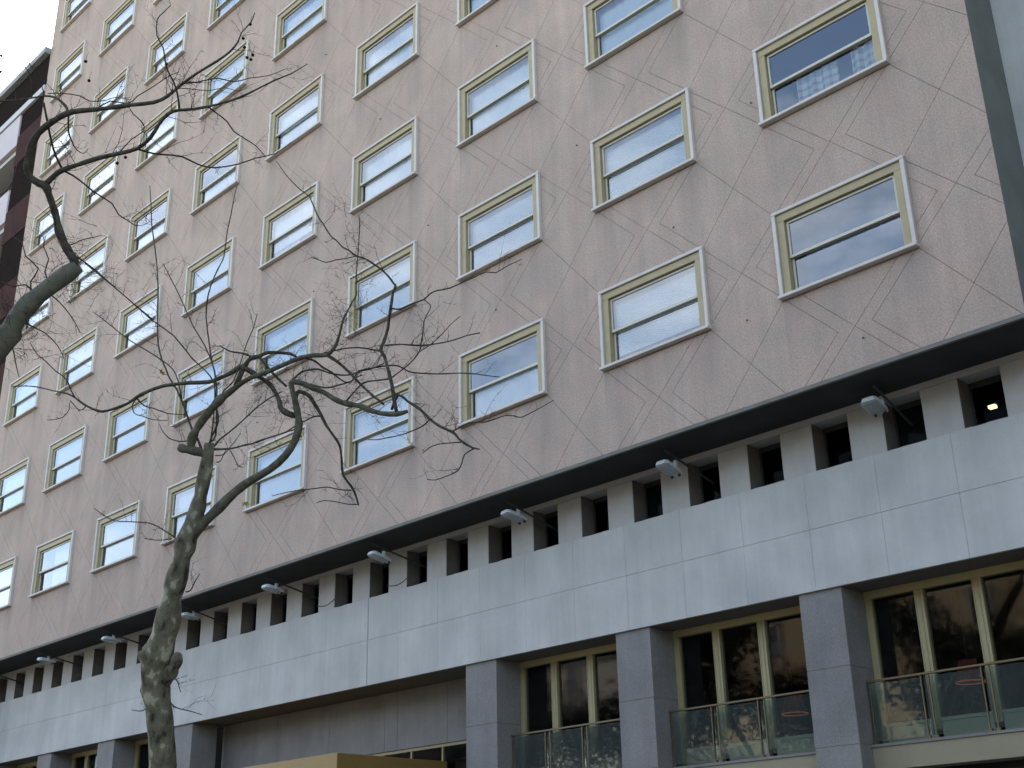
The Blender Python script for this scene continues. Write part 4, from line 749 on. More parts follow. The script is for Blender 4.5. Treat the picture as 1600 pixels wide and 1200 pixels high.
('branch', [(-6.994,-5.29,8.067,0.022),(-7.007,-5.321,8.157,0.02),(-7.027,-5.352,8.246,0.018),(-7.058,-5.387,8.318,0.017),(-7.091,-5.425,8.401,0.016),(-7.122,-5.47,8.532,0.015),(-7.148,-5.514,8.665,0.015),(-7.165,-5.544,8.749,0.015),(-7.183,-5.573,8.827,0.0145),(-7.207,-5.615,8.933,0.014),(-7.235,-5.661,9.041,0.0136),(-7.271,-5.711,9.132,0.0137),(-7.306,-5.757,9.217,0.0137),(-7.326,-5.789,9.296,0.0133),(-7.343,-5.817,9.372,0.0128),(-7.363,-5.844,9.439,0.0126),(-7.384,-5.873,9.519,0.0124),(-7.409,-5.906,9.637,0.0122),(-7.435,-5.936,9.788,0.012),(-7.46,-5.951,9.985,0.0118),(-7.493,-5.955,10.208,0.0116),(-7.533,-5.949,10.436,0.0115),(-7.582,-5.938,10.671,0.0113),(-7.641,-5.93,10.906,0.0109),(-7.703,-5.926,11.144,0.0105),(-7.77,-5.933,11.388,0.0103),(-7.829,-5.948,11.63,0.0101),(-7.877,-5.976,11.864,0.01),(-7.903,-6.009,12.077,0.0097),(-7.902,-6.035,12.252,0.0094),(-7.888,-6.062,12.411,0.0088),(-7.868,-6.1,12.569,0.0075),(-7.841,-6.143,12.723,0.0059)]),
('branch', [(-6.854,-5.221,8.189,0.018),(-6.826,-5.199,8.218,0.017),(-6.797,-5.187,8.284,0.015),(-6.772,-5.205,8.459,0.0133),(-6.754,-5.234,8.673,0.0117),(-6.739,-5.266,8.881,0.0113),(-6.737,-5.311,9.067,0.0113),(-6.767,-5.374,9.189,0.0111),(-6.815,-5.448,9.286,0.0109),(-6.868,-5.525,9.368,0.0107),(-6.928,-5.617,9.466,0.0105),(-6.985,-5.743,9.63,0.0102),(-7.05,-5.885,9.802,0.01),(-7.144,-6.027,9.927,0.01),(-7.255,-6.174,10.054,0.01),(-7.372,-6.324,10.223,0.0099),(-7.512,-6.469,10.412,0.0096),(-7.686,-6.611,10.616,0.0095),(-7.869,-6.733,10.813,0.0093),(-8.016,-6.82,10.961,0.009),(-8.144,-6.892,11.09,0.0084),(-8.263,-6.959,11.227,0.0076),(-8.376,-7.023,11.364,0.0066)]),
('branch', [(-6.861,-5.228,8.189,0.0134),(-6.834,-5.231,8.38,0.012),(-6.818,-5.232,8.589,0.0108),(-6.804,-5.246,8.852,0.0107),(-6.786,-5.271,9.093,0.0109),(-6.773,-5.29,9.226,0.0107),(-6.775,-5.32,9.341,0.0105),(-6.8,-5.386,9.515,0.0103),(-6.847,-5.463,9.699,0.0101),(-6.913,-5.535,9.86,0.0099),(-6.998,-5.603,10.035,0.0097),(-7.102,-5.66,10.264,0.0095),(-7.219,-5.704,10.502,0.0093),(-7.317,-5.736,10.683,0.009),(-7.416,-5.769,10.859,0.0085),(-7.534,-5.814,11.073,0.0075),(-7.644,-5.872,11.29,0.0062)]),
('branch', [(-7.183,-5.573,8.827,0.0113),(-7.19,-5.623,9.006,0.0106),(-7.204,-5.669,9.167,0.01),(-7.221,-5.705,9.271,0.0097),(-7.251,-5.747,9.352,0.0096),(-7.309,-5.807,9.434,0.0093),(-7.391,-5.88,9.52,0.0092),(-7.505,-5.968,9.623,0.0092),(-7.638,-6.058,9.733,0.0092),(-7.768,-6.134,9.834,0.0091),(-7.905,-6.206,9.943,0.0088),(-8.059,-6.281,10.085,0.0087),(-8.202,-6.35,10.223,0.0085),(-8.3,-6.398,10.316,0.0084),(-8.381,-6.44,10.392,0.008),(-8.466,-6.486,10.471,0.007),(-8.548,-6.535,10.546,0.0057)]),
('branch', [(-6.85,-5.174,8.117,0.018),(-6.814,-5.154,8.166,0.016),(-6.781,-5.136,8.21,0.0143),(-6.762,-5.123,8.23,0.0137),(-6.732,-5.103,8.255,0.0135),(-6.661,-5.058,8.313,0.013),(-6.574,-5.002,8.39,0.0126),(-6.491,-4.93,8.495,0.0121),(-6.435,-4.848,8.606,0.0117),(-6.404,-4.795,8.679,0.0115),(-6.372,-4.75,8.738,0.0113),(-6.32,-4.696,8.801,0.0112),(-6.245,-4.647,8.854,0.0109),(-6.149,-4.601,8.895,0.0101),(-6.044,-4.557,8.932,0.009)]),
('branch', [(-6.854,-5.157,8.081,0.018),(-6.738,-5.087,8.069,0.016),(-6.621,-5.025,8.059,0.0143),(-6.515,-4.974,8.067,0.0136),(-6.425,-4.93,8.08,0.0133),(-6.359,-4.892,8.085,0.0133),(-6.298,-4.857,8.092,0.0133),(-6.225,-4.821,8.11,0.0129),(-6.143,-4.783,8.129,0.0124),(-6.046,-4.739,8.142,0.012),(-5.935,-4.7,8.152,0.0115),(-5.812,-4.67,8.162,0.0106),(-5.684,-4.647,8.165,0.0096),(-5.564,-4.627,8.158,0.0091),(-5.448,-4.608,8.149,0.0087)]),
('branch', [(-6.875,-5.126,7.992,0.0116),(-6.842,-5.067,8,0.0101),(-6.815,-5.01,8.023,0.009),(-6.792,-4.97,8.083,0.0089),(-6.767,-4.939,8.15,0.009),(-6.739,-4.914,8.2,0.0087),(-6.71,-4.892,8.248,0.0081),(-6.68,-4.87,8.302,0.0071),(-6.658,-4.844,8.36,0.0059)]),
('branch', [(-6.89,-5.087,7.903,0.0108),(-6.875,-5.06,7.904,0.0098),(-6.857,-5.032,7.927,0.009),(-6.831,-5.004,8.04,0.0087),(-6.796,-4.975,8.129,0.0086),(-6.79,-4.911,8.086,0.0084),(-6.814,-4.831,8.013,0.0081),(-6.849,-4.768,7.961,0.0078),(-6.882,-4.712,7.924,0.0073),(-6.888,-4.663,7.919,0.0064),(-6.888,-4.616,7.926,0.0055)]),
('branch', [(-6.473,-5.358,8.712,0.0116),(-6.425,-5.36,8.774,0.0111),(-6.363,-5.36,8.833,0.0107),(-6.276,-5.34,8.876,0.0102),(-6.166,-5.328,8.935,0.0097),(-6.021,-5.353,9.056,0.0092),(-5.9,-5.375,9.198,0.0088),(-5.83,-5.382,9.311,0.0088),(-5.768,-5.388,9.409,0.0088),(-5.695,-5.391,9.487,0.0084),(-5.606,-5.405,9.555,0.0079),(-5.488,-5.448,9.627,0.0072),(-5.353,-5.506,9.693,0.0065)]),
('branch', [(-7.642,-5.218,6.838,0.0134),(-7.658,-5.245,6.867,0.0125),(-7.687,-5.285,6.906,0.0117),(-7.762,-5.369,6.978,0.0112),(-7.858,-5.448,7.053,0.0108),(-7.925,-5.492,7.092,0.0103),(-7.983,-5.524,7.116,0.0099),(-8.041,-5.552,7.131,0.0097),(-8.109,-5.585,7.143,0.0095),(-8.203,-5.636,7.159,0.0093),(-8.295,-5.7,7.173,0.0091),(-8.371,-5.767,7.177,0.0087),(-8.434,-5.839,7.188,0.0082),(-8.487,-5.914,7.225,0.0078),(-8.544,-5.981,7.276,0.0073),(-8.611,-6.034,7.336,0.0064),(-8.694,-6.076,7.404,0.0055)]),
('branch', [(-7.693,-5.276,6.849,0.009),(-7.743,-5.313,6.845,0.0083),(-7.802,-5.345,6.844,0.0077),(-7.862,-5.373,6.848,0.0072),(-7.912,-5.403,6.854,0.007),(-7.95,-5.436,6.86,0.0069),(-7.979,-5.469,6.865,0.0067),(-8.003,-5.496,6.871,0.0062),(-8.027,-5.517,6.88,0.0056),(-8.058,-5.534,6.89,0.005)]),
('branch', [(-8.646,-4.87,4.534,0.0099),(-8.675,-4.881,4.516,0.0092),(-8.708,-4.889,4.499,0.0086),(-8.741,-4.898,4.486,0.0081),(-8.766,-4.909,4.478,0.0079),(-8.788,-4.923,4.473,0.0079),(-8.809,-4.943,4.471,0.0076),(-8.838,-4.97,4.476,0.007),(-8.886,-4.993,4.487,0.0062),(-8.945,-5.01,4.5,0.0054)]),
('branch', [(-8.428,-4.704,4.627,0.0116),(-8.429,-4.656,4.581,0.0107),(-8.431,-4.608,4.541,0.0099),(-8.43,-4.564,4.518,0.0094),(-8.43,-4.507,4.502,0.009),(-8.427,-4.416,4.491,0.0087),(-8.399,-4.325,4.476,0.0081),(-8.355,-4.246,4.451,0.0069),(-8.346,-4.143,4.428,0.0054)]),
('branch', [(-8.331,-4.764,4.893,0.0134),(-8.293,-4.743,4.904,0.012),(-8.261,-4.72,4.907,0.0107),(-8.242,-4.693,4.887,0.0098),(-8.229,-4.668,4.851,0.009),(-8.216,-4.652,4.793,0.0078),(-8.197,-4.644,4.736,0.0067),(-8.185,-4.637,4.711,0.006),(-8.177,-4.631,4.697,0.0054)]),
('branch', [(-8.525,-5.08,5.096,0.009),(-8.557,-5.073,5.053,0.0086),(-8.597,-5.062,5.012,0.0083),(-8.64,-5.046,4.972,0.0081),(-8.679,-5.026,4.931,0.008),(-8.707,-5.008,4.887,0.0079),(-8.726,-4.996,4.846,0.0077),(-8.747,-4.987,4.809,0.007),(-8.774,-4.976,4.776,0.0062),(-8.812,-4.959,4.746,0.0054)]),
('branch', [(-7.776,-4.921,6.106,0.0108),(-7.751,-4.906,6.11,0.0101),(-7.723,-4.894,6.112,0.0095),(-7.691,-4.886,6.126,0.0089),(-7.655,-4.884,6.158,0.0086),(-7.619,-4.884,6.202,0.0084),(-7.573,-4.891,6.239,0.008),(-7.519,-4.9,6.266,0.0073),(-7.469,-4.907,6.29,0.0063),(-7.432,-4.906,6.317,0.0053)]),
('branch', [(-7.045,-5.434,8.19,0.0134),(-7.074,-5.461,8.198,0.012),(-7.106,-5.486,8.205,0.0108),(-7.145,-5.509,8.204,0.0102),(-7.192,-5.534,8.207,0.0099),(-7.251,-5.572,8.226,0.0094),(-7.304,-5.613,8.249,0.009),(-7.335,-5.643,8.266,0.0086),(-7.355,-5.674,8.29,0.0081),(-7.373,-5.719,8.337,0.0075),(-7.39,-5.761,8.392,0.0067),(-7.404,-5.782,8.443,0.0059),(-7.423,-5.795,8.496,0.005)]),
('branch', [(-7.624,-6.098,8.894,0.0113),(-7.68,-6.108,8.859,0.0106),(-7.731,-6.106,8.819,0.01),(-7.772,-6.075,8.762,0.0095),(-7.793,-6.029,8.711,0.0091),(-7.781,-5.979,8.694,0.0086),(-7.755,-5.918,8.686,0.0082),(-7.725,-5.842,8.663,0.008),(-7.686,-5.757,8.644,0.0078),(-7.639,-5.666,8.645,0.0069),(-7.599,-5.567,8.656,0.006)]),
('branch', [(-7.624,-6.098,8.894,0.01),(-7.617,-6.04,8.839,0.0095),(-7.61,-5.978,8.796,0.0091),(-7.59,-5.914,8.783,0.0086),(-7.567,-5.838,8.778,0.0082),(-7.553,-5.733,8.758,0.0081),(-7.533,-5.614,8.741,0.0078),(-7.483,-5.492,8.743,0.0068),(-7.406,-5.378,8.744,0.0055)]),
('branch', [(-8.416,-6.518,8.895,0.0092),(-8.454,-6.548,8.84,0.009),(-8.484,-6.589,8.811,0.0087),(-8.476,-6.68,8.874,0.0083),(-8.462,-6.761,8.929,0.0078),(-8.466,-6.765,8.874,0.0073),(-8.466,-6.761,8.783,0.0068),(-8.491,-6.784,8.715,0.0066),(-8.527,-6.82,8.66,0.0064),(-8.574,-6.876,8.63,0.0059),(-8.619,-6.934,8.616,0.0054),(-8.646,-6.971,8.612,0.005),(-8.667,-7.002,8.612,0.0049)]),
]
LEFT_TREE = [
('trunk', [(-6.494,-10.196,0,0.318),(-6.494,-10.196,0.579,0.269),(-6.494,-10.196,1.158,0.237),(-6.494,-10.196,1.738,0.219),(-6.494,-10.196,2.317,0.21),(-6.494,-10.196,2.896,0.205),(-6.363,-10.283,3.267,0.195),(-6.219,-10.366,3.653,0.185),(-6.038,-10.444,4.094,0.178),(-5.838,-10.502,4.535,0.171),(-5.629,-10.523,4.927,0.164),(-5.41,-10.515,5.288,0.157),(-5.184,-10.478,5.612,0.152),(-4.95,-10.42,5.912,0.147),(-4.703,-10.344,6.208,0.142),(-4.462,-10.258,6.472,0.137),(-4.247,-10.162,6.678,0.133),(-4.057,-10.068,6.843,0.13),(-3.901,-9.987,6.973,0.128),(-3.768,-9.913,7.077,0.127),(-3.646,-9.843,7.166,0.123),(-3.547,-9.789,7.243,0.12),(-3.483,-9.768,7.316,0.116),(-3.435,-9.76,7.386,0.113),(-3.389,-9.754,7.454,0.11),(-3.339,-9.745,7.524,0.106),(-3.273,-9.723,7.6,0.103),(-3.194,-9.69,7.679,0.099),(-3.101,-9.642,7.757,0.096),(-3.002,-9.587,7.833,0.092),(-2.903,-9.53,7.905,0.091),(-2.815,-9.478,7.968,0.089),(-2.758,-9.444,8.008,0.083),(-2.71,-9.415,8.041,0.075)]),
('branch', [(-2.757,-9.448,8.017,0.051),(-2.736,-9.451,8.054,0.049),(-2.72,-9.46,8.091,0.048),(-2.719,-9.485,8.126,0.046),(-2.724,-9.518,8.164,0.045),(-2.727,-9.554,8.21,0.045),(-2.727,-9.593,8.262,0.045),(-2.724,-9.633,8.321,0.044),(-2.715,-9.672,8.383,0.042),(-2.7,-9.702,8.443,0.041),(-2.682,-9.731,8.502,0.039),(-2.667,-9.767,8.562,0.037),(-2.654,-9.803,8.618,0.036),(-2.641,-9.837,8.669,0.037),(-2.63,-9.869,8.714,0.039),(-2.616,-9.896,8.755,0.042),(-2.61,-9.923,8.786,0.045),(-2.622,-9.955,8.796,0.041),(-2.637,-9.99,8.802,0.036),(-2.647,-10.033,8.82,0.035),(-2.651,-10.074,8.844,0.036),(-2.645,-10.103,8.871,0.037),(-2.627,-10.128,8.904,0.039),(-2.588,-10.149,8.952,0.04),(-2.538,-10.168,9.002,0.041),(-2.486,-10.184,9.051,0.04),(-2.43,-10.195,9.096,0.038),(-2.369,-10.198,9.136,0.038),(-2.305,-10.194,9.17,0.038),(-2.236,-10.18,9.196,0.037),(-2.166,-10.162,9.218,0.035),(-2.101,-10.143,9.235,0.034),(-2.039,-10.122,9.25,0.033),(-1.98,-10.102,9.265,0.031),(-1.921,-10.078,9.274,0.03),(-1.857,-10.045,9.276,0.028),(-1.788,-10.004,9.272,0.027),(-1.714,-9.955,9.265,0.026),(-1.639,-9.903,9.259,0.024),(-1.57,-9.852,9.259,0.023),(-1.502,-9.798,9.262,0.023),(-1.428,-9.735,9.269,0.022),(-1.353,-9.665,9.279,0.021),(-1.273,-9.581,9.291,0.021),(-1.2,-9.501,9.309,0.02),(-1.146,-9.448,9.338,0.019),(-1.096,-9.406,9.379,0.018),(-1.036,-9.363,9.44,0.016),(-0.972,-9.32,9.506,0.015),(-0.906,-9.275,9.564,0.014),(-0.831,-9.228,9.618,0.014),(-0.739,-9.174,9.668,0.013),(-0.644,-9.126,9.71,0.012),(-0.563,-9.095,9.743,0.011),(-0.491,-9.075,9.771,0.011),(-0.427,-9.066,9.8,0.01),(-0.371,-9.065,9.828,0.0091),(-0.324,-9.076,9.856,0.008),(-0.275,-9.086,9.882,0.0069),(-0.2,-9.083,9.9,0.0063),(-0.123,-9.081,9.915,0.0058),(-0.067,-9.094,9.935,0.0051),(-0.014,-9.111,9.954,0.0042)]),
('branch', [(-2.606,-9.927,8.798,0.031),(-2.556,-9.909,8.836,0.029),(-2.505,-9.892,8.869,0.028),(-2.459,-9.875,8.893,0.027),(-2.406,-9.852,8.911,0.026),(-2.333,-9.815,8.924,0.026),(-2.245,-9.77,8.934,0.025),(-2.141,-9.721,8.945,0.024),(-2.025,-9.668,8.952,0.023),(-1.898,-9.608,8.951,0.023),(-1.772,-9.548,8.947,0.022),(-1.658,-9.493,8.943,0.021),(-1.555,-9.447,8.949,0.02),(-1.465,-9.42,8.979,0.02),(-1.386,-9.403,9.019,0.02),(-1.318,-9.396,9.067,0.02),(-1.256,-9.391,9.116,0.019),(-1.195,-9.382,9.163,0.018),(-1.138,-9.365,9.201,0.017),(-1.085,-9.336,9.218,0.016),(-1.031,-9.297,9.225,0.015),(-0.971,-9.248,9.224,0.014),(-0.901,-9.189,9.225,0.013),(-0.812,-9.118,9.236,0.013),(-0.715,-9.044,9.252,0.012),(-0.613,-8.973,9.273,0.011),(-0.511,-8.912,9.295,0.011),(-0.428,-8.871,9.316,0.01),(-0.342,-8.835,9.337,0.0093),(-0.231,-8.796,9.356,0.0087),(-0.113,-8.761,9.368,0.0079),(-0.011,-8.733,9.366,0.0069),(0.091,-8.71,9.361,0.0058),(0.205,-8.694,9.362,0.0049),(0.325,-8.684,9.361,0.0042)]),
('branch', [(-1.934,-10.084,9.262,0.016),(-1.921,-10.083,9.291,0.016),(-1.914,-10.087,9.321,0.015),(-1.923,-10.109,9.355,0.014),(-1.941,-10.138,9.39,0.014),(-1.965,-10.169,9.423,0.013),(-1.997,-10.202,9.452,0.012),(-2.037,-10.234,9.471,0.012),(-2.09,-10.267,9.485,0.011),(-2.155,-10.3,9.495,0.01),(-2.24,-10.337,9.506,0.0096),(-2.354,-10.391,9.523,0.0089),(-2.458,-10.449,9.534,0.0083),(-2.515,-10.493,9.54,0.0074),(-2.566,-10.539,9.539,0.0066),(-2.635,-10.604,9.519,0.006),(-2.716,-10.673,9.497,0.0055)]),
('branch', [(-1.031,-9.297,9.225,0.011),(-1.003,-9.324,9.285,0.011),(-0.973,-9.357,9.338,0.01),(-0.946,-9.395,9.385,0.0097),(-0.921,-9.439,9.428,0.0091),(-0.898,-9.494,9.469,0.0085),(-0.875,-9.546,9.506,0.008),(-0.853,-9.58,9.536,0.0077),(-0.828,-9.608,9.566,0.0074),(-0.795,-9.639,9.607,0.0071),(-0.765,-9.674,9.653,0.0069),(-0.755,-9.722,9.699,0.0064),(-0.745,-9.766,9.75,0.006),(-0.714,-9.796,9.819,0.0058),(-0.676,-9.812,9.882,0.0055),(-0.642,-9.807,9.91,0.0053),(-0.604,-9.794,9.928,0.005),(-0.555,-9.783,9.952,0.0044),(-0.5,-9.772,9.972,0.0037)]),
('branch', [(-1.557,-9.446,8.943,0.011),(-1.518,-9.373,8.927,0.01),(-1.483,-9.301,8.917,0.0098),(-1.452,-9.237,8.92,0.0095),(-1.424,-9.173,8.929,0.0093),(-1.399,-9.104,8.94,0.009),(-1.38,-9.028,8.948,0.0088),(-1.374,-8.937,8.938,0.0086),(-1.367,-8.843,8.927,0.0083),(-1.352,-8.76,8.927,0.0081),(-1.323,-8.677,8.938,0.0078),(-1.266,-8.58,8.965,0.0076),(-1.191,-8.489,8.996,0.0073),(-1.118,-8.417,9.032,0.0069),(-1.049,-8.347,9.071,0.0065),(-0.993,-8.263,9.105,0.0059),(-0.952,-8.174,9.156,0.0054),(-0.929,-8.089,9.25,0.0047),(-0.921,-8,9.364,0.004)]),
('branch', [(-2.111,-10.262,9.419,0.012),(-2.13,-10.239,9.385,0.012),(-2.154,-10.211,9.346,0.012),(-2.187,-10.171,9.286,0.012),(-2.222,-10.128,9.221,0.012),(-2.255,-10.093,9.174,0.012),(-2.294,-10.054,9.133,0.012),(-2.35,-10.001,9.093,0.012),(-2.409,-9.94,9.056,0.012),(-2.453,-9.88,9.019,0.013),(-2.478,-9.824,8.972,0.014)]),
('branch', [(-1.918,-10.063,9.256,0.011),(-1.956,-10.038,9.184,0.01),(-1.994,-10.01,9.123,0.0092),(-2.018,-9.978,9.084,0.0087),(-2.037,-9.945,9.056,0.0082),(-2.058,-9.913,9.03,0.0077),(-2.073,-9.879,9.009,0.0071),(-2.077,-9.833,8.99,0.0063),(-2.067,-9.793,8.981,0.0055),(-2.048,-9.775,9.003,0.0048),(-2.025,-9.764,9.036,0.0041)]),
('branch', [(-0.798,-9.104,9.236,0.008),(-0.783,-9.055,9.209,0.0075),(-0.773,-9.002,9.185,0.007),(-0.768,-8.944,9.164,0.0068),(-0.77,-8.887,9.143,0.0068),(-0.786,-8.836,9.115,0.0067),(-0.8,-8.787,9.087,0.0065),(-0.798,-8.734,9.07,0.0063),(-0.788,-8.676,9.052,0.006),(-0.768,-8.609,9.025,0.0056),(-0.745,-8.544,8.989,0.0052),(-0.735,-8.486,8.945,0.0045),(-0.735,-8.426,8.903,0.0038)]),
('branch', [(-2.402,-9.847,8.911,0.011),(-2.381,-9.793,8.89,0.011),(-2.362,-9.739,8.867,0.01),(-2.348,-9.69,8.841,0.0094),(-2.334,-9.638,8.81,0.0089),(-2.317,-9.574,8.768,0.0086),(-2.296,-9.502,8.723,0.0084),(-2.266,-9.416,8.682,0.0078),(-2.245,-9.335,8.641,0.0073),(-2.253,-9.284,8.595,0.007),(-2.267,-9.24,8.555,0.0067),(-2.265,-9.183,8.532,0.0065),(-2.26,-9.127,8.518,0.0062),(-2.261,-9.079,8.503,0.0058),(-2.259,-9.035,8.497,0.0054),(-2.25,-8.988,8.507,0.0048),(-2.237,-8.943,8.531,0.0043),(-2.223,-8.902,8.573,0.0038),(-2.208,-8.861,8.622,0.0035)]),
('branch', [(-2.725,-9.57,8.239,0.0084),(-2.701,-9.539,8.251,0.0075),(-2.682,-9.508,8.268,0.0067),(-2.671,-9.481,8.292,0.0064),(-2.661,-9.451,8.319,0.0062),(-2.645,-9.411,8.344,0.006),(-2.613,-9.37,8.361,0.0057),(-2.578,-9.325,8.379,0.005),(-2.573,-9.264,8.416,0.0043)]),
('branch', [(-2.017,-10.266,9.479,0.0054),(-1.977,-10.2,9.492,0.0054),(-1.937,-10.133,9.501,0.0054),(-1.898,-10.061,9.504,0.0056),(-1.869,-9.991,9.503,0.0057),(-1.864,-9.938,9.491,0.0059),(-1.862,-9.885,9.486,0.006),(-1.851,-9.805,9.516,0.0059),(-1.837,-9.726,9.557,0.0055),(-1.822,-9.683,9.592,0.0052),(-1.802,-9.641,9.62,0.0047),(-1.766,-9.573,9.622,0.0041),(-1.714,-9.502,9.608,0.0034)]),
('branch', [(-2.698,-9.463,8.143,0.0084),(-2.679,-9.387,8.106,0.0078),(-2.666,-9.309,8.069,0.0073),(-2.656,-9.245,8.032,0.007),(-2.639,-9.165,7.978,0.0068),(-2.604,-9.033,7.882,0.0065),(-2.597,-8.867,7.793,0.0063),(-2.632,-8.688,7.735,0.0058),(-2.656,-8.513,7.673,0.0052)]),
('branch', [(-1.639,-9.903,9.259,0.0081),(-1.586,-9.861,9.311,0.0072),(-1.533,-9.812,9.35,0.0065),(-1.489,-9.733,9.349,0.0063),(-1.459,-9.652,9.356,0.0062),(-1.439,-9.612,9.403,0.0058),(-1.42,-9.576,9.467,0.0054),(-1.379,-9.517,9.532,0.0053),(-1.314,-9.464,9.585,0.0052),(-1.24,-9.425,9.629,0.005),(-1.178,-9.386,9.671,0.0046),(-1.14,-9.343,9.708,0.0041),(-1.121,-9.292,9.751,0.0036)]),
('branch', [(-1.772,-9.548,8.947,0.0082),(-1.73,-9.507,9.035,0.0076),(-1.701,-9.459,9.125,0.0071),(-1.669,-9.399,9.196,0.0069),(-1.639,-9.358,9.251,0.0066),(-1.636,-9.365,9.303,0.0064),(-1.653,-9.391,9.355,0.0061),(-1.682,-9.426,9.402,0.0059),(-1.718,-9.462,9.451,0.0056),(-1.745,-9.485,9.506,0.0049),(-1.775,-9.502,9.567,0.0042)]),
('branch', [(-0.972,-9.32,9.506,0.007),(-0.902,-9.272,9.502,0.0067),(-0.826,-9.221,9.499,0.0065),(-0.735,-9.166,9.506,0.0062),(-0.645,-9.109,9.505,0.0059),(-0.574,-9.054,9.471,0.0056),(-0.502,-9.005,9.433,0.0053),(-0.415,-8.968,9.423,0.0051),(-0.315,-8.935,9.414,0.0048),(-0.2,-8.895,9.385,0.0044),(-0.083,-8.858,9.358,0.0039),(0.02,-8.83,9.351,0.0034),(0.114,-8.802,9.356,0.0032)]),
('branch', [(-1.096,-9.406,9.379,0.007),(-1.062,-9.383,9.416,0.0067),(-1.031,-9.355,9.449,0.0065),(-1.007,-9.325,9.466,0.0062),(-0.979,-9.276,9.475,0.0059),(-0.935,-9.177,9.483,0.0057),(-0.884,-9.072,9.493,0.0054),(-0.834,-9.004,9.521,0.0052),(-0.785,-8.947,9.541,0.0049),(-0.742,-8.887,9.529,0.0042),(-0.701,-8.828,9.507,0.0033)]),
('branch', [(-2.24,-10.337,9.506,0.006),(-2.225,-10.362,9.625,0.0057),(-2.22,-10.39,9.734,0.0055),(-2.247,-10.429,9.821,0.0054),(-2.293,-10.468,9.897,0.0052),(-2.347,-10.505,9.973,0.005),(-2.404,-10.539,10.02,0.0047),(-2.474,-10.559,10.012,0.0043),(-2.547,-10.574,9.983,0.0039)]),
('branch', [(-2.09,-10.267,9.485,0.0054),(-2.063,-10.322,9.567,0.0053),(-2.024,-10.386,9.63,0.0051),(-2.001,-10.454,9.675,0.005),(-1.994,-10.514,9.724,0.0049),(-1.981,-10.554,9.791,0.0046),(-1.968,-10.591,9.854,0.0043),(-1.953,-10.644,9.898,0.0042),(-1.934,-10.702,9.912,0.004),(-1.929,-10.755,9.883,0.0036),(-1.927,-10.808,9.836,0.0032)]),
('branch', [(-2.528,-10.177,9.033,0.0097),(-2.571,-10.214,8.983,0.0086),(-2.605,-10.245,8.923,0.0077),(-2.609,-10.252,8.826,0.007),(-2.6,-10.261,8.719,0.0066),(-2.617,-10.284,8.633,0.0063),(-2.661,-10.309,8.572,0.006),(-2.707,-10.343,8.536,0.0052),(-2.735,-10.387,8.497,0.0043)]),
('branch', [(-3.161,-9.674,7.71,0.0098),(-3.159,-9.703,7.819,0.0091),(-3.154,-9.72,7.922,0.0085),(-3.114,-9.697,7.997,0.0081),(-3.079,-9.686,8.059,0.0079),(-3.106,-9.747,8.126,0.0075),(-3.147,-9.816,8.195,0.0071),(-3.155,-9.842,8.272,0.0067),(-3.17,-9.861,8.345,0.0062),(-3.222,-9.893,8.398,0.0057),(-3.289,-9.928,8.448,0.0051)]),
('branch', [(-3.097,-9.639,7.759,0.0098),(-3.142,-9.699,7.83,0.0091),(-3.198,-9.752,7.889,0.0084),(-3.267,-9.792,7.895,0.0079),(-3.334,-9.832,7.891,0.0073),(-3.385,-9.887,7.923,0.0068),(-3.427,-9.94,7.951,0.0062),(-3.47,-9.975,7.942,0.0054),(-3.516,-10.003,7.924,0.0045)]),
('branch', [(-2.97,-9.569,7.858,0.0084),(-2.989,-9.613,7.931,0.0078),(-3.004,-9.644,8.006,0.0073),(-2.999,-9.635,8.085,0.0069),(-2.995,-9.625,8.164,0.0065),(-3.006,-9.657,8.237,0.0061),(-3.004,-9.695,8.298,0.0057),(-2.988,-9.701,8.358,0.005),(-2.99,-9.69,8.428,0.0043)]),
('branch', [(-3.036,-9.602,7.802,0.0084),(-3.006,-9.559,7.77,0.0078),(-2.974,-9.516,7.732,0.0073),(-2.938,-9.472,7.681,0.007),(-2.9,-9.43,7.619,0.0067),(-2.859,-9.384,7.545,0.0062),(-2.828,-9.339,7.471,0.0056),(-2.816,-9.298,7.405,0.005),(-2.816,-9.257,7.343,0.0045)]),
('branch', [(-3.305,-9.729,7.555,0.0084),(-3.295,-9.658,7.514,0.0079),(-3.287,-9.586,7.48,0.0073),(-3.264,-9.522,7.456,0.0068),(-3.236,-9.459,7.426,0.0062),(-3.224,-9.382,7.374,0.0058),(-3.249,-9.296,7.328,0.0054),(-3.295,-9.227,7.288,0.0047),(-3.336,-9.17,7.242,0.004)]),
('branch', [(-3.46,-9.775,7.368,0.0084),(-3.461,-9.744,7.329,0.008),(-3.465,-9.713,7.291,0.0075),(-3.48,-9.68,7.253,0.007),(-3.509,-9.647,7.211,0.0066),(-3.542,-9.615,7.166,0.0061),(-3.559,-9.59,7.117,0.0057),(-3.564,-9.57,7.072,0.0052),(-3.568,-9.551,7.03,0.0047),(-3.581,-9.528,6.992,0.0042)]),
]


def near_r(pts, t):
    i = min(len(pts) - 2, int(t * (len(pts) - 1))); u = t * (len(pts) - 1) - i
    a, b = pts[i], pts[i + 1]
    return Vector([a[k] + (b[k] - a[k]) * u for k in range(3)]), a[3] + (b[3] - a[3]) * u, (Vector(b[:3]) - Vector(a[:3])).normalized()

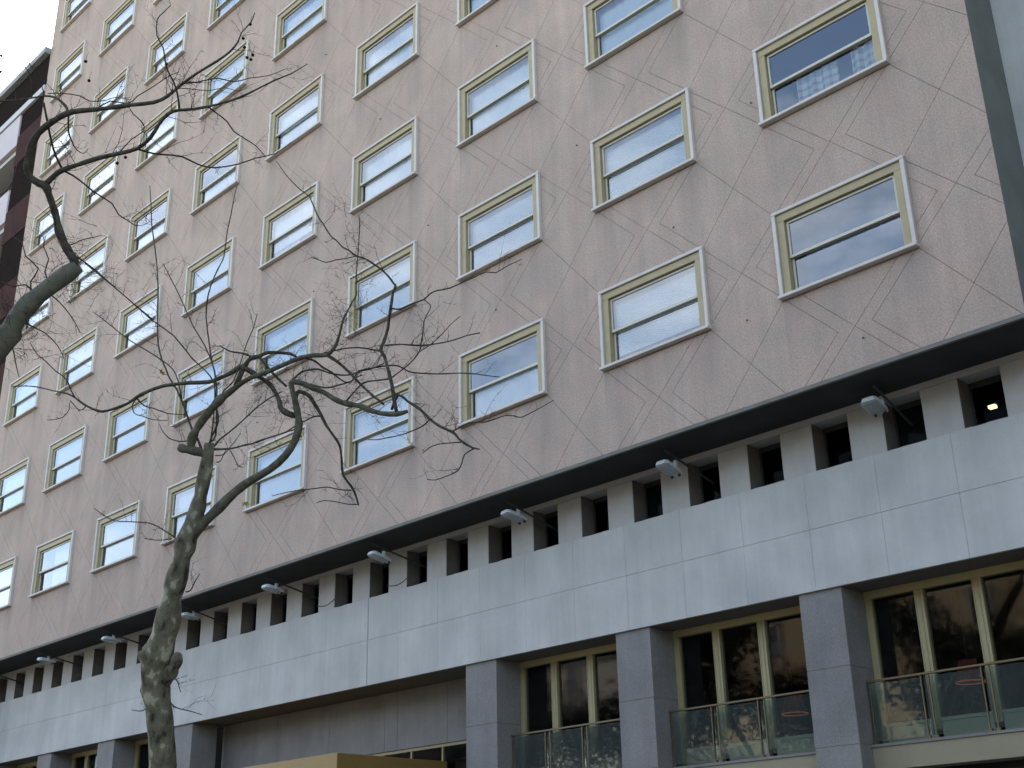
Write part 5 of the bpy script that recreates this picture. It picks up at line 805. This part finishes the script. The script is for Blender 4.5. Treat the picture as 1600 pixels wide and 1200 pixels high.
def grow_twig(mb, p, dirv, length, r0, rnd, level):
    n = 4 if level == 0 else 3
    pts = [(*p, r0)]
    q = Vector(p); dv = dirv.normalized()
    for i in range(n):
        dv = (dv + Vector((rnd.uniform(-1, 1), rnd.uniform(-1, 1), rnd.uniform(-0.7, 1))) * 0.26).normalized()
        q = q + dv * (length / n)
        pts.append((q.x, q.y, q.z, r0 * (1 - 0.75 * (i + 1) / n)))
        if rnd.random() < 0.75:                                   # bud spur
            s = (dv.orthogonal() * rnd.uniform(-1, 1) + dv.cross(dv.orthogonal()) * rnd.uniform(-1, 1) + dv * .6).normalized()
            e = q + s * rnd.uniform(.02, .05)
            mb.tube([(q.x, q.y, q.z, r0 * .6), (e.x, e.y, e.z, r0 * .6)], 3, False)
        if level < 1 and rnd.random() < 0.5:
            s = (dv + dv.orthogonal() * rnd.uniform(-1.2, 1.2) + dv.cross(dv.orthogonal()) * rnd.uniform(-1.2, 1.2)).normalized()
            grow_twig(mb, q, s, length * rnd.uniform(.35, .6), r0 * .62, rnd, level + 1)
    mb.tube(pts, 3, False)

def plane_tree(data, label, seed, dens, cluster=(), thick=None, tl=(.10, .42)):
    rnd = random.Random(seed)
    root = data[0][1][0]
    O = Vector((root[0], root[1], 0))
    tr = thing('plane_tree', label, 'tree', O)
    tw = MB(); first = None
    for i, (nm, pts) in enumerate(data):
        big = max(p[3] for p in pts)
        rel = [(p[0] - O.x, p[1] - O.y, p[2] - O.z, p[3]) for p in pts]
        if big > 0.014:                                            # knobbly outline on the thick wood
            rel = [(x, y, z, rad * (1 + 0.08 * math.sin(k * 1.7 + i) + rnd.uniform(-.09, .12))) for k, (x, y, z, rad) in enumerate(rel)]
        n = 14 if big > .1 else 9 if big > 0.03 else 6 if big > 0.012 else 4
        mat = (thick or (m_bark if nm != 'branch' else m_limbd)) if big > 0.055 else (m_branch if big > 0.011 else m_twig)
        me = MB().tube(rel, n).mesh(nm, mat, smooth=True)
        ob({'stub': 'branch_stub'}.get(nm, nm), me, tr)
        L_ = sum((Vector(a[:3]) - Vector(b[:3])).length for a, b in zip(rel, rel[1:]))
        if nm == 'branch':
            cnt = int(L_ * dens * (1.0 if big < 0.03 else 0.7)) + 1
            for _ in range(cnt):
                t = rnd.random() ** 0.8
                p, rad, dv = near_r(rel, t)
                if rad > 0.05: continue
                side = Vector((rnd.uniform(-1, 1), rnd.uniform(-1, 1), rnd.uniform(-.5, 1.0)))
                side = (side - dv * side.dot(dv)).normalized()
                d_ = dv * rnd.uniform(.3, 1.0) + side
                ln = rnd.uniform(*tl) * (1.2 if rad > .008 else .8)
                grow_twig(tw, p, d_, ln, min(max(rad * .45, .0024), .0048), rnd, 0)
    for (cx, cy, cz, sx, sz, num) in cluster:                      # fine spray of shoots on the wood
        for _ in range(num):
            p = Vector((cx + rnd.gauss(0, sx) - O.x, cy + rnd.gauss(0, sx) - O.y, cz + rnd.gauss(0, sz) - O.z))
            grow_twig(tw, p, Vector((rnd.uniform(-1, 1), rnd.uniform(-1, 1), rnd.uniform(-.6, 1))), rnd.uniform(.12, .4), rnd.uniform(.0022, .0035), rnd, 0)
    tag(ob('twigs', tw.mesh('twigs', m_twig), tr), kind='stuff')
    return tr, O

CLUSTER_MAIN = []
for nm_, k_, n_ in (('b', 4, 54), ('b', 9, 66), ('b', 5, 24), ('b', 10, 30)):
    pts_ = MAIN_TREE[k_][1]
    for j_ in range(len(pts_) // 3, len(pts_) - 1, 3):
        q_ = pts_[j_]
        CLUSTER_MAIN.append((q_[0], q_[1], q_[2], 0.16, 0.13, n_ // 6))
tree1, O1 = plane_tree(MAIN_TREE, 'bare plane tree with a mottled trunk standing before the hotel base', 3, 4.2, CLUSTER_MAIN)
CLUSTER_LEFT = [(q_[0] , q_[1], q_[2] + dz_, 0.22, 0.16, 16) for q_ in LEFT_TREE[0][1][-14::3] for dz_ in (0.0, 0.14)]
tree2, O2 = plane_tree(LEFT_TREE, 'bare plane tree entering from the left edge, its pale limb crossing the windows', 8, 5.0, CLUSTER_LEFT, m_limb, (.12, .5))
bm = bmesh.new(); bmesh.ops.create_icosphere(bm, subdivisions=2, radius=0.017)
for v in bm.verts: v.co *= random.uniform(0.85, 1.15)
me_ball = bpy.data.meshes.new('seed_ball'); bm.to_mesh(me_ball); bm.free(); me_ball.materials.append(m_ball)
for p in ((-1.531, -10.12, 9.686), (-1.565, -10.046, 9.504), (-0.964, -9.523, 9.645), (-0.341, -9.027, 9.871), (-0.358, -8.994, 9.786), (-0.37, -8.949, 9.689), (-0.348, -8.916, 9.67), (-0.322, -8.913, 9.712), (-0.249, -9.012, 10.002), (-2.116, -10.754, 9.757), (-2.168, -10.717, 9.606), (-1.531, -9.579, 8.772), (-1.607, -9.625, 8.719)):
    s_ = ob('seed_ball', me_ball, tree2, Vector(p) - O2)
    ob('stalk', MB().tube([(0, 0, 0.01, .0022), (0.01, 0.0, 0.07, .002), (0.0, 0.02, 0.12, .0018)], 3).mesh('stalk', m_twig), s_)
def leaf_mesh():
    b = MB(); n = 12; prof = [1, .55, .9, .5, .8, .45, .35, .45, .8, .5, .9, .55]
    c0 = (0, 0, 0)
    P_ = [(.075 * prof[k] * math.sin(2 * math.pi * k / n), .02 * math.cos(3 * k), .075 * prof[k] * math.cos(2 * math.pi * k / n)) for k in range(n)]
    for k in range(n): b.quad(c0, P_[k], P_[(k + 1) % n])
    return b.mesh('leaf', m_leaf)
me_leaf = leaf_mesh()
for p, rz in (((-7.072, -6.018, 9.164), .6), ((-6.352, -4.878, 7.166), 2.2)):
    ob('leaf', me_leaf, tree1, Vector(p) - O1, (0.9 + rz * .2, rz, rz))

# ------------------------------------------------------------------ across the street, seen mirrored in the glass
def recursive_tree(seed, h, leafy):
    rnd = random.Random(seed); wood, fine = MB(), MB()
    def grow(p, dv, ln, rad, lv):
        n = 4; pts = [(*p, rad)]; q = Vector(p)
        for i in range(n):
            dv = (dv + Vector((rnd.uniform(-1, 1), rnd.uniform(-1, 1), rnd.uniform(-.4, .8))) * .16).normalized()
            q = q + dv * ln / n; pts.append((q.x, q.y, q.z, rad * (1 - .45 * (i + 1) / n)))
        (wood if lv < 3 else fine).tube(pts, 8 if lv < 2 else 4 if lv < 4 else 3, False)
        if leafy and lv >= 4:
            for _ in range(70):
                c = q + Vector((rnd.gauss(0, .5), rnd.gauss(0, .5), rnd.gauss(0, .4)))
                u = Vector((rnd.uniform(-1, 1), rnd.uniform(-1, 1), rnd.uniform(-1, 1))) * .10; w_ = u.orthogonal() * .6
                fine.quad(c - u, c + w_, c + u, c - w_)
        if lv >= (5 if leafy else 6): return
        for _ in range(3 if lv < 4 else 2):
            s = (dv + Vector((rnd.uniform(-1, 1), rnd.uniform(-1, 1), rnd.uniform(-.3, .7))) * .95).normalized()
            i = rnd.randint(2, n); b_ = Vector(pts[i][:3])
            grow(b_, s, ln * rnd.uniform(.6, .8), pts[i][3] * .72, lv + 1)
    grow(Vector((0, 0, 0)), Vector((0, 0, 1)), h * .3, h * .022, 0)
    return wood.mesh('trunk', m_branch, smooth=True), fine.mesh('crown', m_twig if not leafy else m_ever)
m_ever = M('evergreen_leaf', (0.018, 0.022, 0.010), 0.6, 0.4, amp=0.3, scale=3)
tw_me = [recursive_tree(21, 13, False), recursive_tree(22, 17, True), recursive_tree(25, 16, True)]
SPOTS = ((-40, -29, 1, 'leftmost dark evergreen'), (-33, -24, 0, 'leftmost bare tree'), (-26, -27, 0, 'second bare tree by the ochre block'), (-20, -25, 0, 'second bare tree from the left'),
         (-14, -29, 1, 'third dark evergreen from the left'), (-8, -26, 0, 'bare tree between dark evergreens'), (-3, -30, 1, 'fifth dark evergreen from the left'), (2.5, -25, 2, 'sixth dark evergreen from the left'), (8, -28, 1, 'seventh dark evergreen from the left'), (13, -25, 2, 'eighth dark evergreen from the left'), (-17, -24, 2, 'low dark evergreen right of centre'), (-24, -24.2, 0, 'forked bare tree'), (-36, -25, 1, 'dark evergreen before the white block'), (-11, -23.5, 0, 'third bare tree from the left'), (0, -24, 0, 'fourth bare tree from the left'), (-47, -25, 0, 'far bare tree'))
for k, (x, y, i, lab) in enumerate(SPOTS):
    t_ = thing('street_tree', lab + ' across the street, seen only mirrored in the glass', 'tree', (x, y, 0), 'trees across the street', (0, 0, k * 1.3))
    ob('trunk', tw_me[i][0], t_); tag(ob('crown', tw_me[i][1], t_), kind='stuff')
m_opp = M('sunny_render', (0.24, 0.185, 0.115), 0.85, 0.2, amp=0.08, scale=.8)
m_opp2 = M('white_render', (0.30, 0.275, 0.24), 0.85, 0.2, amp=0.08, scale=.8)
m_ow = M('window_black', (0.02, 0.025, 0.03), 0.15, 0.5)
me_ow = MB().box(0, 1.1, 0, .1, 0, 1.9).mesh('window', m_ow)
me_of = MB().box(-.12, 1.22, -.12, 0.0, -0.14, -.002).box(-.14, 0, 0, .16, 0, 1.9).box(1.1, 1.24, 0, .16, 0, 1.9).box(-.14, 1.24, 0, .18, 1.902, 2.05).mesh('frame', m_opp2)
for xa, xb, hh, mm, lab in ((-75, -46, 17, m_opp2, 'white block across the street, seen only mirrored in the hotel glass'), (-45.5, -16, 20, m_opp, 'ochre block across the street, left of two, seen only mirrored in the glass'), (-15.5, 22, 18, m_opp, 'ochre block across the street, right of two, seen only mirrored in the glass')):
    t_ = thing('apartment_building', lab, 'building', ((xa + xb) / 2, -53, 0))
    ob('wall', MB().box(xa - t_.location.x, xb - t_.location.x, -7, 7, 0, hh).mesh('wall', mm), t_)
    ob('cornice', MB().box(xa - t_.location.x - .2, xb - t_.location.x + .2, -7.3, 7.3, hh + .002, hh + .5).mesh('cornice', m_opp2), t_)
    nx = int((xb - xa) / 3.3)
    for i in range(nx):
        for k in range(int(hh / 3.4)):
            w_ = ob('window', me_ow, t_, (xa - t_.location.x + 1.1 + 3.3 * i, 6.93, 1.4 + 3.4 * k))
            ob('frame', me_of, w_)

# unseen block added on the right to cut the sky light from that side
cbd = thing('unseen_shade_block', 'tall grey block added unseen on the right to shade the hotel front', 'building', (32, 2, 0))
ob('wall', MB().box(-17, 17, -11, 12, 0, 30).mesh('wall', m_opp2), cbd)
ob('roof', MB().box(-17.2, 17.2, -11.2, 12.2, 30.002, 30.5).mesh('roof', m_dark), cbd)
for i in range(6):
    for k in range(8):
        w_ = ob('window', me_ow, cbd, (-16.93, -9 + 3.4 * i, 1.6 + 3.5 * k), (0, 0, math.radians(-90)))
        ob('frame', me_of, w_)
